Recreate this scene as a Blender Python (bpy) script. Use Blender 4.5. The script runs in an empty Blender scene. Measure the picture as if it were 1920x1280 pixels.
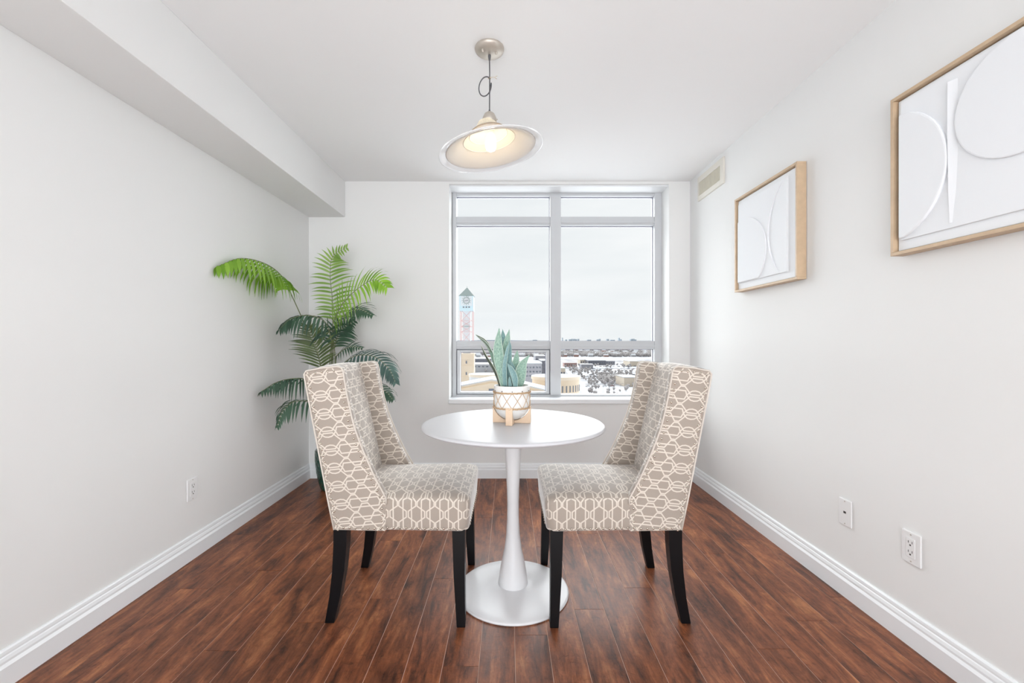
import bpy, bmesh, math, random
from mathutils import Vector, Matrix
random.seed(7)
PI = math.pi
scene = bpy.context.scene
COL = scene.collection

# ------------------------------------------------------------------ camera
F, CX, CY, CH = 800.0, 953.0, 640.0, 1.10      # focal length in px, principal point, eye height
cam_d = bpy.data.cameras.new('camera'); cam = bpy.data.objects.new('camera', cam_d); COL.objects.link(cam)
cam.location = (0, 0, CH); cam.rotation_euler = (PI/2, 0, 0)
cam_d.sensor_width = 36.0; cam_d.sensor_fit = 'HORIZONTAL'; cam_d.lens = 36.0*F/1920.0
cam_d.shift_x = (960-CX)/1920.0; cam_d.clip_start = 0.05; cam_d.clip_end = 60000
scene.camera = cam

def P(px, py, d):
    return Vector(((px-CX)/F*d, d, CH-(py-CY)/F*d))

def lin(c):
    return tuple(((v/255)/12.92 if v/255 <= .04045 else ((v/255+.055)/1.055)**2.4) for v in c)

# ------------------------------------------------------------------ world, sun, area lights, exposure
world = bpy.data.worlds.new('overcast'); scene.world = world; world.use_nodes = True
wn = world.node_tree; wn.nodes.clear()
w_out = wn.nodes.new('ShaderNodeOutputWorld'); w_bg = wn.nodes.new('ShaderNodeBackground')
w_tc = wn.nodes.new('ShaderNodeTexCoord'); w_map = wn.nodes.new('ShaderNodeMapping')
w_map.inputs['Scale'].default_value = (1.2, 1.2, 6.0)
w_no = wn.nodes.new('ShaderNodeTexNoise'); w_no.inputs['Scale'].default_value = 2.2; w_no.inputs['Detail'].default_value = 4
w_rp = wn.nodes.new('ShaderNodeValToRGB')
w_rp.color_ramp.elements[0].position = .32; w_rp.color_ramp.elements[0].color = (*lin((239, 242, 244)), 1)
w_rp.color_ramp.elements[1].position = .62; w_rp.color_ramp.elements[1].color = (*lin((249, 250, 251)), 1)
wn.links.new(w_tc.outputs['Generated'], w_map.inputs['Vector']); wn.links.new(w_map.outputs['Vector'], w_no.inputs['Vector'])
wn.links.new(w_no.outputs['Fac'], w_rp.inputs['Fac']); wn.links.new(w_rp.outputs['Color'], w_bg.inputs['Color'])
w_bg.inputs['Strength'].default_value = 1.0
wn.links.new(w_bg.outputs['Background'], w_out.inputs['Surface'])

sun_d = bpy.data.lights.new('bright_overcast', 'SUN'); sun_d.energy = 13.5; sun_d.angle = math.radians(110); sun_d.color = (.95, .98, 1)
sun = bpy.data.objects.new('bright_overcast', sun_d); COL.objects.link(sun)
sun.rotation_euler = (math.radians(-68), 0, math.radians(-8))      # from beyond the window, high

def area(name, loc, rot, sx, sy, power, color):
    d = bpy.data.lights.new(name, 'AREA'); d.shape = 'RECTANGLE'; d.size = sx; d.size_y = sy; d.energy = power; d.color = color
    o = bpy.data.objects.new(name, d); COL.objects.link(o); o.location = loc; o.rotation_euler = rot
    return o
# unseen fill light added behind the camera to brighten the room
area('rear_fill', (-0.07, -4.1, 1.05), (PI/2+math.radians(30), 0, 0), 2.8, 2.0, 130, (.935, .965, 1.0))
# second added fill behind the camera, aimed up to lift the ceiling
area('ceiling_fill', (-0.07, -1.3, .35), (PI-math.radians(14), 0, 0), 2.0, 1.4, 36, (.9, .965, 1.0))

vs = scene.view_settings
vs.view_transform = 'Standard'; vs.look = 'None'; vs.gamma = 1; vs.exposure = 0.03; vs.use_curve_mapping = False

# ------------------------------------------------------------------ helpers
WL = {}
def reg(o, loc): WL[o.name] = Vector(loc); return o
def props(o, label=None, cat=None, group=None, kind=None):
    if label: o['label'] = label
    if cat: o['category'] = cat
    if group: o['group'] = group
    if kind: o['kind'] = kind
    return o
def empty(name, loc=(0, 0, 0), **k):
    o = bpy.data.objects.new(name, None); o.empty_display_size = .05; COL.objects.link(o); o.location = loc
    reg(o, loc); return props(o, **k)
class MB:
    """collects geometry (world coordinates), then links it as ONE mesh object"""
    def __init__(s): s.v = []; s.f = []; s.m = []
    def add(s, v, f, mi=0):
        n = len(s.v); s.v += [tuple(p) for p in v]; s.f += [tuple(i+n for i in q) for q in f]; s.m += [mi]*len(f); return s
    def box(s, x0, x1, y0, y1, z0, z1, b=0, mi=0):
        bm = bmesh.new(); bmesh.ops.create_cube(bm, size=1)
        for v in bm.verts: v.co = Vector(((x0+x1)/2+v.co.x*(x1-x0), (y0+y1)/2+v.co.y*(y1-y0), (z0+z1)/2+v.co.z*(z1-z0)))
        if b: bmesh.ops.bevel(bm, geom=bm.edges[:], offset=b, segments=2, profile=.6, affect='EDGES')
        return s.bm(bm, mi)
    def bm(s, bm, mi=0, M=None):
        bm.verts.index_update()
        v = [(M @ w.co if M else w.co.copy()) for w in bm.verts]; f = [[w.index for w in q.verts] for q in bm.faces]
        bm.free(); return s.add(v, f, mi)
    def prism(s, pts, ax, a0, a1, b=0, mi=0):
        """polygon pts in the two other axes, extruded along ax from a0 to a1"""
        def mk(p, a):
            return {'x': (a, p[0], p[1]), 'y': (p[0], a, p[1]), 'z': (p[0], p[1], a)}[ax]
        bm = bmesh.new(); A = [bm.verts.new(mk(p, a0)) for p in pts]; B = [bm.verts.new(mk(p, a1)) for p in pts]
        n = len(pts); bm.faces.new(A); bm.faces.new(B[::-1])
        for i in range(n): bm.faces.new((A[i], B[i], B[(i+1) % n], A[(i+1) % n]))
        bmesh.ops.recalc_face_normals(bm, faces=bm.faces[:])
        if b:
            ed = [e for e in bm.edges if e.calc_face_angle(0) > .5]
            bmesh.ops.bevel(bm, geom=ed, offset=b, segments=2, profile=.6, affect='EDGES')
        return s.bm(bm, mi)
    def lathe(s, prof, c, n=32, mi=0, M=None):
        v = []; f = []
        for r, z in prof:
            for k in range(n):
                a = 2*PI*k/n; p = Vector((r*math.cos(a), r*math.sin(a), z))
                if M: p = M @ p
                v.append(p+Vector(c))
        for i in range(len(prof)-1):
            for k in range(n):
                a = i*n+k; b_ = i*n+(k+1) % n
                f.append((a, b_, b_+n, a+n))
        return s.add(v, f, mi)
    def tube(s, pts, r, n=8, closed=False, mi=0):
        pts = [Vector(p) for p in pts]; m = len(pts); v = []; f = []
        rr = r if isinstance(r, (list, tuple)) else [r]*m
        up = None
        for i, p in enumerate(pts):
            if closed: t = pts[(i+1) % m]-pts[i-1]
            else: t = pts[min(i+1, m-1)]-pts[max(i-1, 0)]
            t = t.normalized() if t.length > 1e-9 else Vector((0, 0, 1))
            if up is None: up = Vector((0, 0, 1)) if abs(t.z) < .9 else Vector((1, 0, 0))
            u = (up-t*up.dot(t))
            u = u.normalized() if u.length > 1e-6 else t.orthogonal().normalized()
            w = t.cross(u); up = u
            for k in range(n):
                a = 2*PI*k/n; v.append(p+(u*math.cos(a)+w*math.sin(a))*rr[i])
        for i in range(m if closed else m-1):
            for k in range(n):
                a = i*n+k; b_ = i*n+(k+1) % n; j = ((i+1) % m)*n
                f.append((a, b_, j+(k+1) % n, j+k))
        if not closed: f.append(tuple(range(n))[::-1]); f.append(tuple((m-1)*n+k for k in range(n)))
        return s.add(v, f, mi)
    def build(s, name, mat, parent=None, smooth=False, loc=None, uv=None):
        off = Vector(loc) if loc is not None else (WL.get(parent.name, Vector()) if parent else Vector())
        me = bpy.data.meshes.new(name); me.from_pydata([tuple(Vector(p)-off) for p in s.v], [], s.f)
        for m in (mat if isinstance(mat, (list, tuple)) else [mat]): me.materials.append(m)
        for p, mi in zip(me.polygons, s.m): p.material_index = mi; p.use_smooth = bool(smooth)
        bm = bmesh.new(); bm.from_mesh(me); bmesh.ops.recalc_face_normals(bm, faces=bm.faces[:])
        bm.to_mesh(me); bm.free()
        if uv:
            l = me.uv_layers.new(name='UVMap')
            for p in me.polygons:
                for li in p.loop_indices:
                    l.data[li].uv = uv(me.vertices[me.loops[li].vertex_index].co, p.normal)
        if smooth == 'auto':
            me.set_sharp_from_angle(angle=math.radians(38))
        o = bpy.data.objects.new(name, me); COL.objects.link(o)
        if parent: o.parent = parent; WL[o.name] = off
        elif loc is not None: o.location = loc; WL[o.name] = off
        else: WL[o.name] = Vector()
        return o
def copy_obj(src, parent=None, loc=None):
    c = src.copy(); COL.objects.link(c)
    if parent: c.parent = parent
    if loc is not None: c.location = loc
    return c
def copy_tree(src, parent=None):
    c = copy_obj(src, parent)
    for ch in list(src.children): copy_tree(ch, c)
    return c
def spline(pts, n):
    """Catmull-Rom through pts"""
    pts = [Vector(p) for p in pts]; q = [pts[0]*2-pts[1]]+pts+[pts[-1]*2-pts[-2]]; out = []
    m = len(pts)-1
    for i in range(n):
        t = i/(n-1)*m; k = min(int(t), m-1); u = t-k; a, b, c, d = q[k:k+4]
        out.append(.5*((2*b)+(c-a)*u+(2*a-5*b+4*c-d)*u*u+(3*b-a-3*c+d)*u**3))
    return out

# ------------------------------------------------------------------ materials
def principled(name):
    m = bpy.data.materials.new(name); m.use_nodes = True
    return m, m.node_tree, m.node_tree.nodes['Principled BSDF']
def mat(name, rgb, rough=.5, metal=0, spec=.5, var=0, vscale=8, bump=0, bscale=200, coat=0):
    m, nt, b = principled(name); c = lin(rgb)
    b.inputs['Base Color'].default_value = (*c, 1); b.inputs['Roughness'].default_value = rough
    b.inputs['Metallic'].default_value = metal; b.inputs['Specular IOR Level'].default_value = spec
    b.inputs['Coat Weight'].default_value = coat
    N, L = nt.nodes, nt.links; tc = N.new('ShaderNodeTexCoord')
    if var:
        no = N.new('ShaderNodeTexNoise'); no.inputs['Scale'].default_value = vscale; no.inputs['Detail'].default_value = 5
        r = N.new('ShaderNodeValToRGB'); L.new(tc.outputs['Object'], no.inputs['Vector']); L.new(no.outputs['Fac'], r.inputs['Fac'])
        r.color_ramp.elements[0].position = .3; r.color_ramp.elements[0].color = (*[x*(1-var) for x in c], 1)
        r.color_ramp.elements[1].position = .7; r.color_ramp.elements[1].color = (*[min(1, x*(1+var)) for x in c], 1)
        L.new(r.outputs['Color'], b.inputs['Base Color'])
    if bump:
        n2 = N.new('ShaderNodeTexNoise'); n2.inputs['Scale'].default_value = bscale; n2.inputs['Detail'].default_value = 3
        bp = N.new('ShaderNodeBump'); bp.inputs['Strength'].default_value = bump; bp.inputs['Distance'].default_value = .002
        L.new(tc.outputs['Object'], n2.inputs['Vector']); L.new(n2.outputs['Fac'], bp.inputs['Height']); L.new(bp.outputs['Normal'], b.inputs['Normal'])
    return m
M_wall = mat('wall_paint', (236, 236, 235), .75, spec=.25, bump=.04, bscale=350)
M_ceil = mat('ceiling_paint', (246, 246, 246), .9, spec=.15, bump=.04, bscale=250)
M_trim = mat('trim_gloss_white', (238, 240, 242), .32, spec=.45)
M_frame = mat('window_aluminium_white', (206, 208, 211), .45, spec=.4)
M_gasket = mat('window_gasket', (120, 118, 140), .6)
M_white_gloss = mat('white_lacquer', (226, 226, 228), .28, spec=.4)
M_white_satin = mat('white_satin_lacquer', (208, 208, 211), .4, spec=.3)
M_plate = mat('white_plastic', (238, 238, 238), .3)
M_dark = mat('slot_dark', (60, 55, 52), .6)
M_black = mat('black_satin_wood', (9, 9, 12), .36, spec=.25)
M_nail = mat('brushed_nickel_nails', (205, 196, 184), .22, metal=1)
M_nickel = mat('warm_nickel', (196, 188, 178), .42, metal=.55)
M_cable = mat('grey_cable', (86, 86, 90), .5)
M_tie = mat('beige_tie', (196, 178, 150), .7)
M_lightwood = mat('light_oak', (204, 178, 148), .5, var=.07, vscale=30)
M_lightwood2 = mat('pale_beech', (228, 200, 172), .5, var=.04, vscale=40)
M_ceramic = mat('white_matte_ceramic', (236, 234, 231), .4)
M_cord = mat('jute_cord', (203, 172, 138), .8, var=.15, vscale=120)
M_canvas = mat('plaster_white', (240, 242, 245), .8, spec=.2, bump=.12, bscale=60)
M_vent = mat('vent_ivory', (226, 222, 212), .45)
M_ventd = mat('vent_dark', (96, 93, 84), .7)
M_ventslat = mat('vent_slat', (226, 221, 206), .5)
M_soil = mat('soil_dark', (62, 54, 46), .95, var=.3, vscale=60)
M_stem = mat('palm_stem', (128, 134, 100), .6, var=.15, vscale=20)

def glass_mat():
    m = bpy.data.materials.new('window_glass'); m.use_nodes = True; nt = m.node_tree; nt.nodes.clear()
    o = nt.nodes.new('ShaderNodeOutputMaterial'); mx = nt.nodes.new('ShaderNodeMixShader')
    t = nt.nodes.new('ShaderNodeBsdfTransparent'); g = nt.nodes.new('ShaderNodeBsdfGlossy'); g.inputs['Roughness'].default_value = .02
    t.inputs['Color'].default_value = (.975, .985, .985, 1)
    fr = nt.nodes.new('ShaderNodeFresnel'); fr.inputs['IOR'].default_value = 1.09
    nt.links.new(fr.outputs['Fac'], mx.inputs['Fac']); nt.links.new(t.outputs['BSDF'], mx.inputs[1]); nt.links.new(g.outputs['BSDF'], mx.inputs[2])
    nt.links.new(mx.outputs['Shader'], o.inputs['Surface']); return m
M_glass = glass_mat()

def emit_mat(name, rgb, s):
    m, nt, b = principled(name); b.inputs['Base Color'].default_value = (*lin(rgb), 1)
    b.inputs['Emission Color'].default_value = (*lin(rgb), 1); b.inputs['Emission Strength'].default_value = s; return m

def floor_mat():
    m, nt, b = principled('handscraped_wood'); N, L = nt.nodes, nt.links
    tc = N.new('ShaderNodeTexCoord'); oi = N.new('ShaderNodeObjectInfo')
    ad = N.new('ShaderNodeVectorMath'); ad.operation = 'ADD'
    ml = N.new('ShaderNodeVectorMath'); ml.operation = 'SCALE'; ml.inputs['Scale'].default_value = 37.0
    cx = N.new('ShaderNodeCombineXYZ')
    for k in 'XYZ': L.new(oi.outputs['Random'], cx.inputs[k])
    L.new(cx.outputs['Vector'], ml.inputs[0]); L.new(tc.outputs['Object'], ad.inputs[0]); L.new(ml.outputs['Vector'], ad.inputs[1])
    def noise(sc, det, rgh, dist=0):
        mp = N.new('ShaderNodeMapping'); mp.inputs['Scale'].default_value = sc; L.new(ad.outputs['Vector'], mp.inputs['Vector'])
        n = N.new('ShaderNodeTexNoise'); n.inputs['Scale'].default_value = 1; n.inputs['Detail'].default_value = det
        n.inputs['Roughness'].default_value = rgh; n.inputs['Distortion'].default_value = dist
        L.new(mp.outputs['Vector'], n.inputs['Vector']); return n
    def ramp(src, els):
        r = N.new('ShaderNodeValToRGB'); cr = r.color_ramp
        while len(cr.elements) < len(els): cr.elements.new(.5)
        for e, (p, c) in zip(cr.elements, els): e.position = p; e.color = (*c, 1)
        L.new(src, r.inputs['Fac']); return r
    big = noise((17, 3.6, 1), 6, .7, .5); fine = noise((85, 9, 1), 6, .75, .3); scr = noise((30, 42, 1), 6, .82, .9)
    c1 = ramp(big.outputs['Fac'], [(.34, lin((68, 40, 29))), (.45, lin((114, 67, 45))), (.56, lin((142, 86, 56))), (.70, lin((182, 121, 80)))])
    c2 = ramp(fine.outputs['Fac'], [(.3, (.62, .6, .6)), (.5, (.95, .93, .92)), (.7, (1.2, 1.17, 1.13))])
    c3 = ramp(scr.outputs['Fac'], [(.34, (.42, .38, .37)), (.43, (.92, .9, .9)), (.58, (1, 1, 1)), (.68, (1.3, 1.2, 1.08))])
    m1 = N.new('ShaderNodeMix'); m1.data_type = 'RGBA'; m1.blend_type = 'MULTIPLY'; m1.inputs['Factor'].default_value = 1
    m2 = N.new('ShaderNodeMix'); m2.data_type = 'RGBA'; m2.blend_type = 'MULTIPLY'; m2.inputs['Factor'].default_value = .9
    L.new(c1.outputs['Color'], m1.inputs['A']); L.new(c2.outputs['Color'], m1.inputs['B'])
    L.new(m1.outputs['Result'], m2.inputs['A']); L.new(c3.outputs['Color'], m2.inputs['B'])
    hv = N.new('ShaderNodeHueSaturation'); mr = N.new('ShaderNodeMapRange'); mr.inputs['To Min'].default_value = .86; mr.inputs['To Max'].default_value = 1.12
    L.new(oi.outputs['Random'], mr.inputs['Value']); L.new(mr.outputs['Result'], hv.inputs['Value']); L.new(m2.outputs['Result'], hv.inputs['Color'])
    L.new(hv.outputs['Color'], b.inputs['Base Color'])
    b.inputs['Roughness'].default_value = .36; b.inputs['Specular IOR Level'].default_value = .28
    bp = N.new('ShaderNodeBump'); bp.inputs['Strength'].default_value = .25; bp.inputs['Distance'].default_value = .003
    L.new(scr.outputs['Fac'], bp.inputs['Height']); L.new(bp.outputs['Normal'], b.inputs['Normal'])
    return m
M_floor = floor_mat()
M_groove = mat('plank_groove', (216, 182, 164), .5)  # pale tone painted in for window glints along the plank bevels

PU, QU = .0945, .036
def fabric_mat():
    m, nt, b = principled('trellis_fabric'); N, L = nt.nodes, nt.links
    uv = N.new('ShaderNodeUVMap'); sp = N.new('ShaderNodeSeparateXYZ'); L.new(uv.outputs['UV'], sp.inputs['Vector'])
    cb = N.new('ShaderNodeCombineXYZ')
    for ax, u in (('X', PU), ('Y', QU)):
        pp = N.new('ShaderNodeMath'); pp.operation = 'PINGPONG'; pp.inputs[1].default_value = u
        L.new(sp.outputs[ax], pp.inputs[0]); L.new(pp.outputs[0], cb.inputs[ax])
    lines = [[(0, .12), (.2, .12), (.29, .42), (.48, .92), (.66, .92), (.875, .11), (1, .11)],
             [(0, .56), (.14, .50), (.24, .33), (.345, 0)], [(.345, 0), (.42, .46), (1, .46)]]
    prev = None
    for ln in lines:
        for (a, c) in zip(ln, ln[1:]):
            A = Vector((a[0]*PU, a[1]*QU, 0)); B = Vector((c[0]*PU, c[1]*QU, 0)); D = B-A
            s1 = N.new('ShaderNodeVectorMath'); s1.operation = 'SUBTRACT'; L.new(cb.outputs[0], s1.inputs[0]); s1.inputs[1].default_value = A
            dt = N.new('ShaderNodeVectorMath'); dt.operation = 'DOT_PRODUCT'; L.new(s1.outputs[0], dt.inputs[0]); dt.inputs[1].default_value = D/D.length_squared
            cl = N.new('ShaderNodeClamp'); L.new(dt.outputs['Value'], cl.inputs['Value'])
            sc = N.new('ShaderNodeVectorMath'); sc.operation = 'SCALE'; sc.inputs[0].default_value = D; L.new(cl.outputs[0], sc.inputs['Scale'])
            ds = N.new('ShaderNodeVectorMath'); ds.operation = 'DISTANCE'; L.new(s1.outputs[0], ds.inputs[0]); L.new(sc.outputs[0], ds.inputs[1])
            if prev is None: prev = ds.outputs['Value']
            else:
                mn = N.new('ShaderNodeMath'); mn.operation = 'MINIMUM'; L.new(prev, mn.inputs[0]); L.new(ds.outputs['Value'], mn.inputs[1]); prev = mn.outputs[0]
    mr = N.new('ShaderNodeMapRange'); mr.interpolation_type = 'SMOOTHSTEP'
    mr.inputs['From Min'].default_value = .0019; mr.inputs['From Max'].default_value = .0031
    mr.inputs['To Min'].default_value = 1; mr.inputs['To Max'].default_value = 0; L.new(prev, mr.inputs['Value'])
    mx = N.new('ShaderNodeMix'); mx.data_type = 'RGBA'; mx.inputs['A'].default_value = (*lin((170, 158, 147)), 1); mx.inputs['B'].default_value = (*lin((222, 212, 200)), 1)
    L.new(mr.outputs['Result'], mx.inputs['Factor']); L.new(mx.outputs['Result'], b.inputs['Base Color'])
    b.inputs['Roughness'].default_value = .75; b.inputs['Specular IOR Level'].default_value = .25
    b.inputs['Sheen Weight'].default_value = .7; b.inputs['Sheen Roughness'].default_value = .45
    tc = N.new('ShaderNodeTexCoord'); n2 = N.new('ShaderNodeTexNoise'); n2.inputs['Scale'].default_value = 700
    bp = N.new('ShaderNodeBump'); bp.inputs['Strength'].default_value = .12; bp.inputs['Distance'].default_value = .001
    L.new(tc.outputs['Object'], n2.inputs['Vector']); L.new(n2.outputs['Fac'], bp.inputs['Height']); L.new(bp.outputs['Normal'], b.inputs['Normal'])
    return m
M_fabric = fabric_mat()
M_piping = mat('piping_cream', (216, 207, 197), .75, spec=.2)

def leaf_mat(name, c0, c1, trans=.25, rough=.45):
    m, nt, b = principled(name); N, L = nt.nodes, nt.links
    oi = N.new('ShaderNodeObjectInfo'); tc = N.new('ShaderNodeTexCoord'); no = N.new('ShaderNodeTexNoise'); no.inputs['Scale'].default_value = 9
    L.new(tc.outputs['Object'], no.inputs['Vector'])
    ad = N.new('ShaderNodeMath'); ad.operation = 'MULTIPLY_ADD'; ad.inputs[1].default_value = .5; L.new(oi.outputs['Random'], ad.inputs[0]); 
    mu = N.new('ShaderNodeMath'); mu.operation = 'MULTIPLY'; mu.inputs[1].default_value = .5; L.new(no.outputs['Fac'], mu.inputs[0]); L.new(mu.outputs[0], ad.inputs[2])
    r = N.new('ShaderNodeValToRGB'); r.color_ramp.elements[0].position = .15; r.color_ramp.elements[1].position = .85
    r.color_ramp.elements[0].color = (*lin(c0), 1); r.color_ramp.elements[1].color = (*lin(c1), 1)
    L.new(ad.outputs[0], r.inputs['Fac']); L.new(r.outputs['Color'], b.inputs['Base Color']); b.inputs['Roughness'].default_value = rough
    tr = N.new('ShaderNodeBsdfTranslucent'); ms = N.new('ShaderNodeMixShader'); ms.inputs['Fac'].default_value = trans
    L.new(r.outputs['Color'], tr.inputs['Color']); L.new(b.outputs['BSDF'], ms.inputs[1]); L.new(tr.outputs['BSDF'], ms.inputs[2])
    L.new(ms.outputs['Shader'], N['Material Output'].inputs['Surface']); return m
M_leaf_b = leaf_mat('palm_bright', (110, 160, 40), (160, 205, 75), .35)
M_leaf_m = leaf_mat('palm_mid', (112, 152, 62), (165, 198, 105), .3)
M_leaf_d = leaf_mat('palm_dark', (42, 68, 54), (78, 110, 88), .15)
M_leaf_t = leaf_mat('palm_teal', (58, 88, 82), (100, 132, 124), .15)
M_leaf_o = leaf_mat('palm_olive', (66, 84, 46), (102, 122, 70), .2)

def snake_mat(name, ca, cb_, cm):
    m, nt, b = principled(name); N, L = nt.nodes, nt.links
    uv = N.new('ShaderNodeUVMap'); sp = N.new('ShaderNodeSeparateXYZ'); L.new(uv.outputs['UV'], sp.inputs['Vector'])
    mp = N.new('ShaderNodeMapping'); mp.inputs['Scale'].default_value = (3, 26, 1); L.new(uv.outputs['UV'], mp.inputs['Vector'])
    no = N.new('ShaderNodeTexNoise'); no.inputs['Scale'].default_value = 1; no.inputs['Detail'].default_value = 5; no.inputs['Distortion'].default_value = .6
    L.new(mp.outputs['Vector'], no.inputs['Vector'])
    r = N.new('ShaderNodeValToRGB'); r.color_ramp.elements[0].position = .35; r.color_ramp.elements[1].position = .62
    r.color_ramp.elements[0].color = (*lin(ca), 1); r.color_ramp.elements[1].color = (*lin(cb_), 1); L.new(no.outputs['Fac'], r.inputs['Fac'])
    ab = N.new('ShaderNodeMath'); ab.operation = 'ABSOLUTE'; L.new(sp.outputs['X'], ab.inputs[0])
    gt = N.new('ShaderNodeMath'); gt.operation = 'GREATER_THAN'; gt.inputs[1].default_value = .9; L.new(ab.outputs[0], gt.inputs[0])
    mx = N.new('ShaderNodeMix'); mx.data_type = 'RGBA'; mx.inputs['B'].default_value = (*lin(cm), 1)
    L.new(r.outputs['Color'], mx.inputs['A']); L.new(gt.outputs[0], mx.inputs['Factor']); L.new(mx.outputs['Result'], b.inputs['Base Color'])
    b.inputs['Roughness'].default_value = .5; return m
M_snake = snake_mat('snake_leaf', (116, 150, 136), (154, 184, 166), (196, 212, 198))
M_snake_b = snake_mat('snake_leaf_blue', (104, 138, 144), (132, 166, 162), (186, 206, 196))
M_snake_dk = snake_mat('snake_leaf_dark', (58, 66, 58), (96, 106, 92), (196, 202, 184))

# ------------------------------------------------------------------ room shell
XL, XR, YB, YR, ZC = -1.613, 1.47, 3.45, -4.5, 2.394
XS, ZS = -1.318, 2.105          # soffit
T = .2
WX0, WX1, WZ0, WZ1, YW = -.478, 1.30, .618, 2.372, 3.62     # window opening, frame plane
floor = MB().box(XL, XR, YR, YB, -.08, -.0015).build('floor', M_groove); props(floor, kind='structure')
props(MB().box(XL-T, XR+T, YR-T, YB+T+.05, ZC, ZC+.15).build('ceiling', M_ceil), kind='structure')
props(MB().box(XL-T, XL, YR-T, YB+T, -.1, ZC).build('wall_left', M_wall), kind='structure')
props(MB().box(XR, XR+T, YR-T, YB+T, -.1, ZC).build('wall_right', M_wall), kind='structure')
wb = MB()
wb.box(XL, WX0, YB, YB+T+.05, -.1, ZC); wb.box(WX1, XR, YB, YB+T+.05, -.1, ZC)
wb.box(WX0, WX1, YB, YB+T+.05, -.1, WZ0-.02); wb.box(WX0, WX1, YB, YB+T+.05, WZ1, ZC)
props(wb.build('wall_back', M_wall), kind='structure')
wr = MB()
wr.box(XL, -1.42, YR-T, YR, -.1, ZC); wr.box(1.28, XR, YR-T, YR, -.1, ZC); wr.box(-1.42, 1.28, YR-T, YR, 2.2, ZC); wr.box(-1.42, 1.28, YR-T, YR, -.1, .1)
props(wr.build('wall_rear', M_wall), kind='structure')
props(MB().box(XL, XS, YR, YB, ZS, ZC, b=.004).build('wall_soffit', M_wall), kind='structure')

# planks
PW, PL = .1235, 1.22
x_ref = .024
i0 = int(math.floor((XL-x_ref)/PW)); i1 = int(math.ceil((XR-x_ref)/PW))
cache = {}
for i in range(i0, i1):
    xa = max(XL, x_ref+i*PW)+.0009; xb = min(XR, x_ref+(i+1)*PW)-.0009
    if xb-xa < .01: continue
    y = YR-((i*0.437) % 1.0)*PL
    while y < YB:
        ya = max(YR, y)+.0004; yb = min(YB, y+PL)-.0004
        if yb-ya > .02:
            w, l = xb-xa, yb-ya; key = (round(w, 4), round(l, 4))
            if key not in cache:
                bm = bmesh.new(); bmesh.ops.create_cube(bm, size=1)
                for v in bm.verts: v.co = Vector((v.co.x*w, v.co.y*l, v.co.z*.0015-.00075))
                bmesh.ops.bevel(bm, geom=[e for e in bm.edges if all(v.co.z > -.0005 for v in e.verts)], offset=.0006, segments=1, affect='EDGES')
                me = bpy.data.meshes.new('plank'); bm.to_mesh(me); bm.free(); me.materials.append(M_floor); cache[key] = me
            o = bpy.data.objects.new('plank', cache[key]); COL.objects.link(o); o.parent = floor
            o.location = ((xa+xb)/2, (ya+yb)/2, random.uniform(-.0002, 0))
        y += PL

# baseboards
BP = [(0, .118), (.005, .118), (.009, .113), (.0105, .105), (.0105, .099), (.013, .096), (.0165, .086), (.0165, .078), (.019, .074), (.0225, .068), (.0225, .0), (0, .0)]
b = MB(); b.prism([(XL+t, z) for t, z in BP], 'y', YR, YB); props(b.build('baseboard_left', M_trim), kind='structure')
b = MB(); b.prism([(XR-t, z) for t, z in BP], 'y', YR, YB); props(b.build('baseboard_right', M_trim), kind='structure')
b = MB(); b.prism([(YB-t, z) for t, z in BP], 'x', XL, XR); props(b.build('baseboard_back', M_trim), kind='structure')

# ------------------------------------------------------------------ window
win = empty('window_1', (.41, YW, WZ0), kind='structure')
def wx(px): return (px-CX)/F*YW
def wz(py): return CH-(py-CY)/F*YW
def wbox(name, px0, px1, py0, py1, y0, y1, m=None, bev=.003, parent=None):
    return MB().box(wx(px0), wx(px1), y0, y1, wz(py1), wz(py0), b=bev).build(name, m or M_frame, parent or win)
YF = YW-.0; YG = YW+.055
zt, zb_ = 357, 746
wbox('jamb', 848.0, 855.5, zt-5, zb_, YF, YF+.09); wbox('jamb', 1227.5, 1240.3, zt-5, zb_, YF, YF+.09)
wbox('head_rail', 855.5, 1227.5, zt-5, 366.5, YF+.004, YF+.09); wbox('bottom_rail', 855.5, 1227.5, 739.5, zb_, YF+.004, YF+.09)
wbox('mullion', 1031.5, 1051.5, 366.5, 739.5, YF-.012, YF+.09)
for (a, c) in ((855.5, 1031.5), (1051.5, 1227.5)):
    wbox('transom', a, c, 405.5, 421.5, YF+.006, YF+.09); wbox('transom', a, c, 639, 654.5, YF+.006, YF+.09)
# thin glazing beads along each transom
for (a, c) in ((855.5, 1031.5), (1051.5, 1227.5)):
    for y0, y1 in ((415, 418), (647, 650)): wbox('glazing_bead', a, c, y0, y1, YF-.002, YF+.02, bev=.001)
# operable sash, lower left
M_seal = mat('sash_seal', (150, 150, 160), .6)
for a, c, y0, y1 in ((855.5, 857.2, 654.5, 739.5), (1029.8, 1031.5, 654.5, 739.5), (857.2, 1029.8, 654.5, 656), (857.2, 1029.8, 738, 739.5)):
    wbox('sash_seal', a, c, y0, y1, YF+.02, YF+.06, M_seal, 0)
for nm, a, c, y0, y1 in (('sash_stile', 857.2, 863, 656, 738), ('sash_stile', 1024, 1029.8, 656, 738), ('sash_rail', 863, 1024, 656, 660.3), ('sash_rail', 863, 1024, 734.2, 738)):
    wbox(nm, a, c, y0, y1, YF-.004, YF+.06)
panes = [(855.5, 1031.5, 366.5, 405.5), (1051.5, 1227.5, 366.5, 405.5), (855.5, 1031.5, 421.5, 639), (1051.5, 1227.5, 421.5, 639), (863, 1024, 660.3, 734.2), (1051.5, 1227.5, 654.5, 739.5)]
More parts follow.
